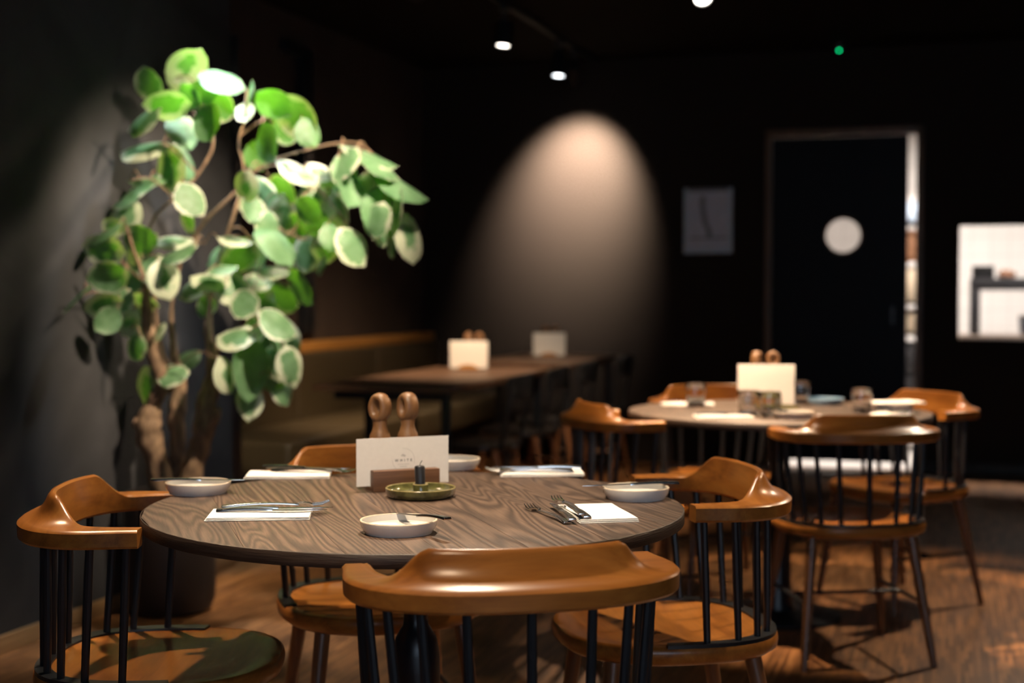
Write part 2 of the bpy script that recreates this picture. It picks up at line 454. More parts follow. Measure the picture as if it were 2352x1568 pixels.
# leaf with a round hole
V = []; F = []
rect = []
for k in range(ring_n):
    a = 2 * PI * k / ring_n; dx, dz = math.cos(a), math.sin(a)
    tx = ((DW - PX) if dx > 0 else PX) / max(abs(dx), 1e-6); tz = ((DH1 - PZ) if dz > 0 else (PZ - DH0)) / max(abs(dz), 1e-6)
    t = min(tx, tz); rect.append((PX + dx * t, PZ + dz * t))
for c in ((0, DH0), (DW, DH0), (DW, DH1), (0, DH1)):
    j = min(range(ring_n), key=lambda k: (rect[k][0] - c[0]) ** 2 + (rect[k][1] - c[1]) ** 2); rect[j] = c
for y in (-0.02, 0.02):
    V += [(PX + PR * math.cos(2 * PI * k / ring_n), y, PZ + PR * math.sin(2 * PI * k / ring_n)) for k in range(ring_n)]
    V += [(x, y, z) for x, z in rect]
n = ring_n
for k in range(n):
    j = (k + 1) % n
    F += [(k, j, n + j, n + k), (2 * n + k, 3 * n + k, 3 * n + j, 2 * n + j), (k, 2 * n + k, 2 * n + j, j), (n + k, n + j, 3 * n + j, 3 * n + k)]
MB().add(V, F).build('door_leaf', 'doorpaint', door, smooth=30)
pr = [Vector((PX + (PR + 0.004) * math.cos(2 * PI * k / 40), -0.02, PZ + (PR + 0.004) * math.sin(2 * PI * k / 40))) for k in range(41)]
MB().tube(pr, 0.008, 8, cap=False).build('porthole_ring', 'frame_wood', door)
o = MB().lathe([(0, -0.003), (PR, -0.003), (PR, 0.003), (0, 0.003)], 40).build('porthole_pane', 'pane', door); o.rotation_euler = (PI / 2, 0, 0); o.location = (PX, 0, PZ)
MB().span((DW - 0.10, -0.035, 0.98), (DW - 0.08, -0.02, 1.10)).build('push_plate', 'iron', door)

# the kitchen behind the back wall
KX0, KX1, KY1, KH = -2.0, 2.4, 12.5, 2.6
struct(MB().span((KX0, YB + WT, -0.1), (KX1, KY1, 0)).build('floor_kitchen', 'kfloor', smooth=0))
struct(MB().span((KX0, YB + WT, KH), (KX1, KY1, KH + 0.1)).build('ceiling_kitchen', 'white', smooth=0))
struct(MB().span((KX0, KY1, 0), (KX1, KY1 + 0.1, KH)).build('wall_kitchen_back', 'tile', smooth=0), 'white tiled kitchen wall seen through the hatch')
struct(MB().span((KX0 - 0.1, YB + WT, 0), (KX0, KY1, KH)).build('wall_kitchen_left', 'white', smooth=0))
struct(MB().span((KX1, YB + WT, 0), (KX1 + 0.1, KY1, KH)).build('wall_kitchen_right', 'white', smooth=0))
b = MB()
b.span((HX0 - 0.03, YB - 0.01, HZ0 - 0.03), (HX1 + 0.03, YB + WT + 0.01, HZ0)); b.span((HX0 - 0.03, YB - 0.01, HZ1), (HX1 + 0.03, YB + WT + 0.01, HZ1 + 0.02))
b.span((HX0 - 0.03, YB - 0.01, HZ0), (HX0, YB + WT + 0.01, HZ1)); b.span((HX1, YB - 0.01, HZ0), (HX1 + 0.03, YB + WT + 0.01, HZ1))
struct(b.build('trim_2', 'wallb', bevel=0.002), 'black lining of the kitchen hatch')
for i, (x, y) in enumerate(((0.7, 10.5), (-0.9, 10.9))):
    t = thing('ceiling_lamp', ('bright kitchen ceiling lamp above the hatch counter', 'bright kitchen ceiling lamp behind the door')[i], 'lamp', (x, y, KH), group='kitchen ceiling lamps')
    MB().span((-0.45, -0.15, -0.05), (0.45, 0.15, 0)).build('housing', 'white', t, bevel=0.01)
    MB().span((-0.43, -0.13, -0.056), (0.43, 0.13, -0.05)).build('diffuser', 'kpanel', t, smooth=0)
    al = bpy.data.lights.new('kitchen_lamp_light', 'AREA'); al.shape = 'RECTANGLE'; al.size = 0.86; al.size_y = 0.26
    al.energy = KITCHEN_POWER; al.color = (1.0, 0.91, 0.83)
    ao = bpy.data.objects.new('kitchen_lamp_light', al); COL.objects.link(ao); ao.parent = t; ao.location = (0, 0, -0.06)
# counter with the dark shelf bridge seen through the hatch
t = thing('kitchen_counter', 'steel counter just inside the kitchen hatch', 'counter', (0.85, 10.95, 0))
MB().span((-0.86, -0.32, 0.845), (1.2, 0.32, 0.885)).build('worktop', 'ksteel', t, bevel=0.004)
MB().span((-0.80, -0.28, 0.0), (1.15, 0.28, 0.845)).build('cabinet', 'kmetal', t, bevel=0.004)
t = thing('pass_shelf', 'dark steel pass shelf standing on the kitchen counter', 'shelf', (0.12, 10.9, 0.885))
MB().span((0, -0.12, 0.325), (1.3, 0.14, 0.41)).build('top', 'kmetal', t, bevel=0.006)
MB().span((0, -0.12, 0.0), (0.07, 0.14, 0.325)).build('leg', 'kmetal', t, bevel=0.006)
MB().span((1.23, -0.12, 0.0), (1.3, 0.14, 0.325)).build('leg', 'kmetal', t, bevel=0.006)
t = thing('label_printer', 'small black box on the dark pass shelf', 'box', (0.21, 10.9, 1.295))
MB().span((-0.075, -0.08, 0), (0.075, 0.08, 0.09)).build('case', 'kblack', t, bevel=0.008)
MB().span((-0.03, -0.083, 0.012), (0.03, -0.079, 0.022)).build('slot', 'kmetal', t)
V = []
b = MB().lathe([(0, 0), (0.05, 0.004), (0.06, 0.02), (0.052, 0.042), (0.03, 0.054), (0, 0.05)], 14)
for i, v in enumerate(b.v):
    b.v[i] = (v[0] * (1 + 0.25 * math.sin(3 * math.atan2(v[1], v[0]))), v[1] * 0.9, v[2] * (1 + 0.3 * math.sin(7 * v[0] * 20)))
o = b.build('bread_roll', 'kbrown'); o.location = (0.375, 10.9, 1.295); tag(o, 'small brown loaf beside the black box on the pass shelf', 'bread')
t = thing('storage_tub', 'pale blue plastic tub at the far end under the pass shelf', 'tub', (0.52, 10.98, 0.885))
MB().lathe([(0, 0), (0.05, 0), (0.06, 0.13), (0.056, 0.13), (0.047, 0.006), (0, 0.006)], 20).build('body', 'kblue', t)
MB().lathe([(0, 0.128), (0.062, 0.128), (0.062, 0.14), (0, 0.142)], 20).build('lid', 'white', t)
# what the gap beside the door shows: a tall rack with tubs and boards
t = thing('kitchen_rack', 'tall kitchen rack seen through the gap beside the door', 'rack', (-0.30, 11.2, 0))
for x in (-0.26, 0.10):
    MB().span((x - 0.012, -0.15, 0), (x + 0.012, 0.15, 1.95)).build('upright', 'ksteel', t)
for z in (0.10, 0.87, 1.10, 1.70):
    MB().span((-0.25, -0.15, z), (0.09, 0.15, z + 0.02)).build('shelf', 'kmetal', t)
for name, mt, z0, z1, lab in (('storage_box', 'cream', 0.89, 1.07, 'cream box on the low shelf of the kitchen rack'),
                              ('storage_box', 'cream', 1.12, 1.42, 'tall cream box on the middle shelf of the kitchen rack'),
                              ('chopping_board_stack', 'kwood', 1.42, 1.66, 'brown boards stacked on the middle shelf of the kitchen rack'),
                              ('storage_box', 'kblue', 1.72, 1.90, 'pale blue box on the top shelf of the kitchen rack')):
    t = thing(name, lab, 'box', (-0.378, 11.19, z0 + 0.001))
    MB().span((-0.145, -0.11, 0), (0.145, 0.11, (z1 - z0) * 0.85)).build('body', mt, t, bevel=0.012)
    MB().span((-0.15, -0.115, (z1 - z0) * 0.85), (0.15, 0.115, z1 - z0 - 0.002)).build('lid', 'white' if mt != 'kwood' else mt, t, bevel=0.006)
t = thing('kitchen_drawer_unit', 'dark drawer unit under the kitchen rack', 'cabinet', (-0.30, 11.19, 0.12))
MB().span((-0.22, -0.12, 0), (0.07, 0.12, 0.70)).build('body', 'kmetal', t, bevel=0.006)
for k in range(3): MB().span((-0.21, -0.135, 0.03 + 0.22 * k), (0.06, -0.12, 0.22 + 0.22 * k)).build('drawer', 'kmetal', t, bevel=0.004)

# framed print on the back wall
t = thing('framed_print', 'small framed pale print on the black wall beside the door', 'picture', (-1.611, YB - 0.012, 1.685))
fw, fh = 0.336, 0.45
for sx in (-1, 1): MB().box((sx * (fw / 2 - 0.014), 0, 0), (0.028, 0.022, fh)).build('frame_side', 'frameblue', t, bevel=0.003)
for sz in (-1, 1): MB().box((0, 0, sz * (fh / 2 - 0.012)), (fw - 0.056, 0.022, 0.024)).build('frame_rail', 'printdark' if sz > 0 else 'frameblue', t, bevel=0.003)
MB().box((0, 0.004, 0), (fw - 0.05, 0.008, fh - 0.04)).build('sheet', 'paper', t, smooth=0)
tw = [(-0.035, 0.17), (-0.04, 0.10), (-0.03, 0.05), (-0.018, -0.02), (0.004, -0.06), (0.01, -0.11)]
MB().prism([(x - 0.018, z) for x, z in tw] + [(x + 0.016, z) for x, z in reversed(tw)], 0.0, 0.0012).build('dark_squiggle', 'printdark', t, smooth=0).rotation_euler = (PI / 2, 0, 0)
MB().box((0, -0.0005, -0.118), (fw - 0.07, 0.0012, 0.012)).build('dark_band', 'printdark', t, smooth=0)

# ------------------------------------------------------------------ track lights
def track(x, y0, y1, lab):
    t = thing('ceiling_track', lab, 'track', (x, (y0 + y1) / 2, H))
    MB().span((-0.018, y0 - (y0 + y1) / 2, -0.03), (0.018, y1 - (y0 + y1) / 2, 0)).build('rail', 'iron', t, smooth=0)
    for y in (y0, y1): MB().box((0, y - (y0 + y1) / 2, -0.016), (0.042, 0.03, 0.034)).build('end_cap', 'iron', t)
track(-2.40, 2.9, 9.62, 'long black ceiling track above the bench tables')
track(-1.15, 2.2, 7.2, 'black ceiling track above the two round tables')
track(0.70, 3.9, 7.4, 'black ceiling track over the open floor')
track(-0.85, 1.2, 2.05, 'short black ceiling track over the foreground chair')

def spot(x, y, aim, power, col, angle, blend, lab, lens='lens', soft=0.035, zl=2.56):
    piv = Vector((x, y, 2.62)); d = (Vector(aim) - piv).normalized()
    t = thing('track_spotlight', lab, 'spotlight', (x, y, 2.62), group='spotlights on the ceiling tracks')
    MB().span((-0.016, -0.05, H - 0.062 - 2.62), (0.016, 0.05, H - 0.03 - 2.62)).build('adaptor', 'iron', t, bevel=0.003)
    MB().tube([(0, 0, H - 0.06 - 2.62), (0, 0, 0.02)], 0.007, 8).build('stem', 'iron', t)
    q = d.to_track_quat('-Z', 'Y')
    hd = MB().lathe([(0, 0.085), (0.036, 0.085), (0.041, 0.078), (0.042, -0.055), (0.038, -0.058), (0.036, -0.045), (0, -0.045)], 24).build('housing', 'iron', t)
    hd.rotation_mode = 'QUATERNION'; hd.rotation_quaternion = q
    ln = MB().lathe([(0, -0.051), (0.036, -0.051), (0.036, -0.046), (0, -0.046)], 24).build('lens', lens, hd)
    sl = bpy.data.lights.new('spot_light', 'SPOT'); sl.energy = power; sl.color = col; sl.spot_size = math.radians(angle)
    sl.spot_blend = blend; sl.shadow_soft_size = soft
    so = bpy.data.objects.new('spot_light', sl); COL.objects.link(so); so.parent = hd; so.location = (0, 0, -0.095)
    return t
TP = TRACK_POWER
spot(-2.40, 7.60, (-2.52, 7.45, 0.76), TP['bench_near'], WARM, 62, 0.6, 'lit spotlight hanging over the nearer bench table')
spot(-2.40, 8.76, (-2.46, 8.55, 0.76), TP['bench_far'], NEUTRAL, 52, 0.6, 'lit spotlight hanging over the farther bench table', 'lenscool')
spot(-2.40, 9.14, (-2.53, 9.78, 1.97), TP['wall'], (1.0, 0.79, 0.61), 72, 1.0, 'spotlight turned to the back wall, casting the light pool')
spot(-1.15, 6.75, (-0.62, 5.40, 0.76), TP['table_two'], WARM, 39, 0.5, 'lit spotlight near the ceiling edge, aimed at the farther round table')
spot(-1.15, 3.35, (-1.08, 2.80, 0.76), TP['table_one'], NEUTRAL, 74, 0.6, 'spotlight straight above the nearer round table')
spot(-0.85, 1.75, (-1.05, 2.66, 0.76), TP['table_one_front'], NEUTRAL, 33, 0.55, 'spotlight in front of the nearer round table')
spot(-0.85, 1.35, (-0.66, 2.06, 0.75), TP['chair_near_fill'], WARM, 36, 0.7, 'added unseen fill spotlight on the short track facing the foreground armchair')  # added fill lamp, out of view: warms the back of the foreground armchair
spot(-1.15, 5.75, (-2.08, 7.45, 0.45), TP['chairs_bench_fill'], WARM, 50, 0.7, 'added unseen fill spotlight on the round-table track facing the black chairs')  # extra lamp out of view, put in to brighten the dark bench chairs
spot(-2.40, 3.25, (-1.58, 2.62, 0.60), TP['chair_wall'], WARM, 40, 0.6, 'spotlight on the bench track facing the wall-side armchair')
spot(0.70, 4.25, (-0.52, 3.18, 0.60), TP['chair_open'], WARM, 40, 0.6, 'spotlight on the open-floor track facing the nearer table')
spot(-1.15, 4.55, (-0.66, 5.25, 0.76), TP['table_two_front'], WARM, 46, 0.6, 'spotlight in front of the farther round table')
spot(-1.15, 4.05, (-2.45, 4.75, 1.50), TP['plant_side'], NEUTRAL, 46, 0.8, 'spotlight on the round-table track turned to the plant')
spot(-2.40, 6.25, (-2.95, 7.60, 0.85), TP['bench_front'], WARM, 58, 0.8, 'spotlight tilted along the bench')
spot(0.70, 6.70, (-0.35, 5.10, 0.30), TP['table_two_side'], NEUTRAL, 70, 0.7, 'spotlight on the open-floor track facing the farther round table')
spot(-2.40, 5.62, (-2.56, 4.92, 1.62), TP['plant_back'], NEUTRAL, 56, 0.7, 'spotlight behind the plant crown', soft=0.09)
spot(-2.40, 4.55, (-2.62, 4.74, 1.45), TP['plant_over'], COOL, 60, 0.9, 'spotlight straight over the plant crown', 'lenscool')
t = thing('smoke_detector', 'ceiling detector with a small green light above the door', 'detector', (-0.725, 9.60, H))
MB().lathe([(0, -0.042), (0.03, -0.042), (0.048, -0.03), (0.055, 0), (0, 0)], 24).build('housing', 'plastic', t)
MB().lathe([(0, -0.052), (0.006, -0.05), (0.008, -0.042), (0, -0.042)], 12, (0, -0.022, 0)).build('indicator', 'led', t)

# ------------------------------------------------------------------ bench and bench tables
BY0, BY1 = 6.26, 9.74
bench = thing('upholstered_bench', 'long olive leather bench with a wooden rail on its back', 'bench', (XA, BY0, 0))
MB().span((0.03, 0.04, 0), (0.52, BY1 - BY0, 0.10)).build('plinth', 'plinth', bench)
MB().span((0.03, 0.0, 0.10), (0.56, BY1 - BY0, 0.30)).build('seat_box', 'plinth', bench, bevel=0.004)
seg = (BY1 - BY0) / 3
for k in range(3):
    y0, y1 = k * seg + 0.004, (k + 1) * seg - 0.004
    MB().span((0.10, y0, 0.30), (0.63, y1, 0.465)).build('seat_cushion', 'leather', bench, bevel=0.03, seg=4)
    MB().span((0.015, y0, 0.44), (0.13, y1, 0.842)).build('back_cushion', 'leather', bench, bevel=0.022, seg=4)
MB().span((0.002, -0.01, 0.10), (0.03, BY1 - BY0, 0.842)).build('back_panel', 'plinth', bench)
MB().span((0.002, -0.01, 0.846), (0.115, BY1 - BY0 - 0.06, 0.905)).build('top_rail', 'trim', bench, bevel=0.006)
MB().span((0.02, -0.02, 0.10), (0.54, 0.0, 0.16)).build('front_rail', 'trim', bench, bevel=0.004)

def bench_table(loc, w, l, lab):
    t = thing('bench_table', lab, 'table', loc)
    n = 5; bw = w / n
    for k in range(n):
        MB().span((-w / 2 + k * bw + 0.0006, -l / 2, 0.73), (-w / 2 + (k + 1) * bw - 0.0006, l / 2, 0.76)).build('board', 'bench_table', t, bevel=0.002)
    for sx in (-1, 1):
        for sy in (-1, 1):
            MB().box((sx * (w / 2 - 0.06), sy * (l / 2 - (0.09 if sx > 0 else 0.55)), 0.365), (0.04, 0.04, 0.73)).build('leg', 'iron', t, bevel=0.003)
    for sy in (-1, 1): MB().box((0, sy * (l / 2 - 0.09), 0.71), (w - 0.16, 0.04, 0.04)).build('apron', 'iron', t)
    return t
bench_table((-2.54, 6.99, 0), 0.70, 1.70, 'long dark wooden table set against the bench, nearer one')
bench_table((-2.56, 9.02, 0), 0.70, 1.30, 'dark wooden table at the back wall end of the bench')

# black side chairs with brown legs
def make_side_chair(lab):
    t = thing('black_side_chair', lab, 'chair', (0, 0, 0), group='black chairs along the bench tables')
    # local: faces +y
    N = 40; ring = []
    def seat(r, z, off=0):
        pts = []
        for k in range(N):
            a = 2 * PI * k / N; c, s = math.cos(a), math.sin(a)
            pts.append((0.205 * r * math.copysign(abs(c) ** 0.8, c), 0.205 * r * math.copysign(abs(s) ** 0.8, s), z))
        return pts
    MB().loft([seat(0.93, 0.425), seat(1.0, 0.435), seat(1.0, 0.452), seat(0.96, 0.46), seat(0.6, 0.452), seat(0.05, 0.448)]).build('seat', 'seatblack', t)
    for sx in (-1, 1):
        MB().tube([(sx * 0.15, 0.14, 0.43), (sx * 0.19, 0.20, 0.0)], [0.016, 0.011], 10).build('leg', 'leg', t)
        MB().tube([(sx * 0.15, -0.14, 0.43), (sx * 0.19, -0.22, 0.0)], [0.016, 0.011], 10).build('leg', 'leg', t)
        MB().tube([(sx * 0.175, 0.175, 0.2), (sx * 0.175, -0.185, 0.2)], 0.007, 8).build('stretcher', 'leg', t)
    hoop = smooth_path([(-0.155, -0.175, 0.43), (-0.165, -0.20, 0.56), (-0.165, -0.225, 0.68), (-0.13, -0.24, 0.735), (0, -0.25, 0.75), (0.13, -0.24, 0.735), (0.165, -0.225, 0.68), (0.165, -0.20, 0.56), (0.155, -0.175, 0.43)], 5)
    MB().tube(hoop, 0.0125, 10).build('back_hoop', 'black', t)
    P = []
    for i in range(11):
        u = -1 + 2 * i / 10; x = 0.185 * u; y = -0.262 + 0.05 * u * u
        P.append([(x, y - 0.008, 0.675), (x, y - 0.008 - 0.012, 0.80 - 0.02 * u ** 4), (x, y + 0.008 - 0.012, 0.80 - 0.02 * u ** 4), (x, y + 0.008, 0.675)])
    MB().loft(P).build('backrest', 'black', t, bevel=0.003)
    return t
sc = make_side_chair('black chair with brown legs nearest the camera at the bench tables')
sc.location = (-2.25, 6.68, 0); sc.rotation_euler = (0, 0, PI / 2)
for y, dx, lab in ((7.38, 0.0, 'second black chair with brown legs from the near end of the bench tables'),
                   (8.02, 0.0, 'third black chair with brown legs, between the two bench tables'),
                   (8.86, 0.03, 'black chair with brown legs farthest along the bench tables')):
    dup(sc, (-2.25 + dx, y, 0), PI / 2, lab)

# ------------------------------------------------------------------ round tables
def round_table(loc, R, ang, lab):
    t = thing('round_table', lab, 'table', loc)
    nb = 7; z0, z1 = 0.735, 0.76
    for a0, a1 in ((0.0, PI), (PI, 2 * PI)):                      # edge band in two lengths, joined at the sides
        RR = []
        for i in range(61):
            a = a0 + 0.0012 + (a1 - a0 - 0.0024) * i / 60 + ang; c, s = math.cos(a), math.sin(a)
            RR.append([(c * q, s * q, z) for q, z in ((R - 0.0022, z0), (R - 0.0008, z0), (R, z0 + 0.001), (R, z1 - 0.0014), (R - 0.0012, z1 - 0.0003), (R - 0.0022, z1))])
        MB().loft(RR).build('edge_band', 'edge', t, smooth=50)
    R = R - 0.0023; w = 2 * R / nb
    for k in range(nb):
        a0 = -R + k * w + (0.00015 if k else 0); a1 = -R + (k + 1) * w - (0.00015 if k < nb - 1 else 0)
        st = 14
        ys = [a0 + (a1 - a0) * i / st for i in range(st + 1)]
        # board runs along local x
        right = [(math.sqrt(max(R * R - y * y, 0)), y) for y in ys]; left = [(-x, y) for x, y in reversed(right)]
        pts = []
        for p in right + left:
            if not pts or (abs(p[0] - pts[-1][0]) + abs(p[1] - pts[-1][1])) > 1e-5: pts.append(p)
        if abs(pts[0][0] - pts[-1][0]) + abs(pts[0][1] - pts[-1][1]) < 1e-5: pts.pop()
        o = MB().prism(pts, z0, z1).build('board', 'table', t, bevel=0.0009, smooth=40)
        o.rotation_euler = (0, 0, ang)
    MB().lathe([(0, 0.725), (0.16, 0.725), (0.16, 0.733), (0, 0.733)], 32).build('top_plate', 'iron', t)
    MB().lathe([(0, 0.0), (0.230, 0.0), (0.235, 0.006), (0.232, 0.012), (0.10, 0.018), (0.062, 0.03), (0.052, 0.06), (0.05, 0.40), (0.049, 0.455), (0.043, 0.485), (0.033, 0.503), (0.0265, 0.513), (0.025, 0.53), (0.025, 0.70), (0.045, 0.725), (0, 0.725)], 40).build('pedestal', 'iron', t)
    return t
T1 = (-1.052, 2.727); T2 = (-0.611, 5.293)
round_table((*T1, 0), 0.55, math.radians(-56), 'large round dark wooden table nearest the camera')
round_table((*T2, 0), 0.55, math.radians(-50), 'round dark wooden table farther back with glasses on it')

# ------------------------------------------------------------------ spindle armchairs
def make_armchair(lab):
    t = thing('spindle_armchair', lab, 'chair', (0, 0, 0), group='spindle armchairs around the round tables')
    # seat plan: faces +y
    N = 64
    def plan(a, r=1.0):
        c, s = math.cos(a), math.sin(a)
        e = 2 / 2.7
        x = 0.245 * math.copysign(abs(c) ** e, c); y = 0.245 * math.copysign(abs(s) ** e, s)
        if y > 0: x *= 1 - 0.10 * (y / 0.245) ** 2
        return x * r, y * r
    def ringz(r, zf):
        o = []
        for k in range(N):
            a = 2 * PI * k / N; x, y = plan(a, r); o.append((x, y, zf(x, y, r)))
        return o
    def top(x, y, r):
        d = 0.016 * (1 - min(1, r / 0.86) ** 3)
        return 0.455 - d * (0.75 + 0.25 * (1 - y / 0.25)) + (0.004 * max(0, y / 0.245) * (1 - abs(x) / 0.245) if r < 0.9 else 0)
    rings = [ringz(r, lambda x, y, q: 0.405) for r in (0.05, 0.80)]
    rings += [ringz(0.93, lambda x, y, q: 0.414), ringz(0.99, lambda x, y, q: 0.425), ringz(1.0, lambda x, y, q: 0.440), ringz(0.992, lambda x, y, q: 0.450), ringz(0.975, lambda x, y, q: 0.455)]
    rings += [ringz(r, top) for r in (0.93, 0.86, 0.78, 0.68, 0.55, 0.4, 0.25, 0.1, 0.02)]
    MB().loft(rings).build('seat', 'chair', t, smooth=50)
    # black spindle rail along the rear half of the seat
    R2 = []
    for i in range(41):
        a = PI * (0.955 + 1.09 * i / 40); x1, y1 = plan(a, 0.985); x0, y0 = plan(a, 0.86)
        R2.append([(x0, y0, 0.45), (x1, y1, 0.452), (x1, y1, 0.460), (x0, y0, 0.459)])
    MB().loft(R2).build('spindle_rail', 'black', t, smooth=40)
    # arm bow with raised crest
    HW, YA, YC = 0.240, 0.005, -0.045
    path = [(HW, YA - (YA - YC) * i / 5) for i in range(5)]
    for i in range(49):
        a = PI * i / 48; c, s = math.cos(a), math.sin(a); e = 2 / 2.45
        path.append((HW * math.copysign(abs(c) ** e, c), YC - 0.175 * abs(s) ** e))
    path += [(-HW, YC + (YA - YC) * (i + 1) / 5) for i in range(5)]
    rings = []
    for i, (x, y) in enumerate(path):
        q0, q1 = path[max(i - 1, 0)], path[min(i + 1, len(path) - 1)]
        tx, ty = q1[0] - q0[0], q1[1] - q0[1]; l = math.hypot(tx, ty); nx, ny = -ty / l, tx / l     # outward
        if nx * x + ny * (y - 0.05) < 0: nx, ny = -nx, -ny
        rear = sstep((0.0 - y) / 0.18)
        wi, wo = 0.022 + 0.013 * rear, 0.024 + 0.025 * rear
        h = 0.053 * sstep((0.232 - abs(x)) / 0.075) * sstep((-0.06 - y) / 0.07)
        zb, zt = 0.720, 0.755
        lean = 0.20 * h
        e = 0.005
        prof = [(-wi + e, zb), (wo - e, zb), (wo, zb + e), (wo + 0.001, zt - e), (wo - e, zt)]
        for s in (0.12, 0.25, 0.4, 0.55, 0.7, 0.82, 0.92):
            a0 = wo - e; a1 = -wi + 0.013 + lean
            prof.append((a0 + (a1 - a0) * (s + 0.10 * math.sin(PI * s) * h / 0.053), zt + h * (0.35 * s + 0.65 * s ** 2.4)))
        prof += [(-wi + 0.011 + lean, zt + h - 0.001), (-wi + 0.006 + lean, zt + h), (-wi + lean, zt + h - 0.004), (-wi + lean * 0.5, zt + h * 0.45 - 0.004), (-wi, zt - e - 0.002), (-wi, zb + e)]
        rings.append([(x + nx * n, y + ny * n, z) for n, z in prof])
    MB().loft(rings).build('arm_bow', 'chair', t, smooth=42)
    # spindles from the rail to the bow
    for k in range(11):
        u = k / 10; a = PI * (1.025 + 0.95 * u); x0, y0 = plan(a, 0.915)
        jj = 2.5 + (1 - u) * (len(path) - 6); i0 = int(jj); f = jj - i0
        x1 = path[i0][0] * (1 - f) + path[i0 + 1][0] * f; y1 = path[i0][1] * (1 - f) + path[i0 + 1][1] * f
        MB().tube([(x0, y0, 0.455), ((x0 + x1) / 2, (y0 + y1) / 2, 0.585), (x1, y1, 0.723)], [0.0075, 0.0085, 0.0075], 10).build('spindle', 'black', t)
    # legs and stretchers
    LT = {}
    for sx in (-1, 1):
        for sy, yt, yb in ((1, 0.155, 0.205), (-1, -0.155, -0.235)):
            p0, p1 = Vector((sx * 0.165, yt, 0.412)), Vector((sx * 0.215, yb, 0.0)); LT[(sx, sy)] = (p0, p1)
            MB().tube([p0, p0.lerp(p1, 0.25), p1], [0.0185, 0.0175, 0.0115], 12).build('leg', 'leg', t)
    at = lambda k, z: LT[k][0].lerp(LT[k][1], (0.412 - z) / 0.412)
    for sx in (-1, 1): MB().tube([at((sx, 1), 0.20), at((sx, -1), 0.20)], 0.0065, 8).build('stretcher', 'black', t)
    m0, m1 = (at((-1, 1), 0.20) + at((-1, -1), 0.20)) / 2, (at((1, 1), 0.20) + at((1, -1), 0.20)) / 2
    MB().tube([m0, m1], 0.0065, 8).build('cross_stretcher', 'black', t)
    return t
CH = [((-0.717, 2.253), 30.0, 'honey brown spindle armchair in the foreground with its back to the camera'),
      ((-1.541, 2.556), -70.0, 'honey brown spindle armchair beside the plaster wall at the nearer table'),
      ((-0.620, 3.150), 117.4, 'honey brown spindle armchair standing between the two round tables'),
      ((-1.333, 3.208), 214.0, 'honey brown spindle armchair on the far side of the nearer table'),
      ((-0.335, 4.830), 24.0, 'spindle armchair in front of the farther round table, back to the camera'),
      ((-1.077, 5.017), -58.2, 'spindle armchair at the farther round table, nearest the bench chairs'),
      ((-0.900, 5.800), 210.6, 'spindle armchair on the far side of the farther round table'),
      ((-0.200, 5.700), 134.6, 'spindle armchair at the farther round table, nearest the kitchen hatch')]
ac = make_armchair(CH[0][2]); ac.location = (*CH[0][0], 0); ac.rotation_euler = (0, 0, math.radians(CH[0][1]))
for (xy, r, lab) in CH[1:]: dup(ac, (*xy, 0), math.radians(r), lab)

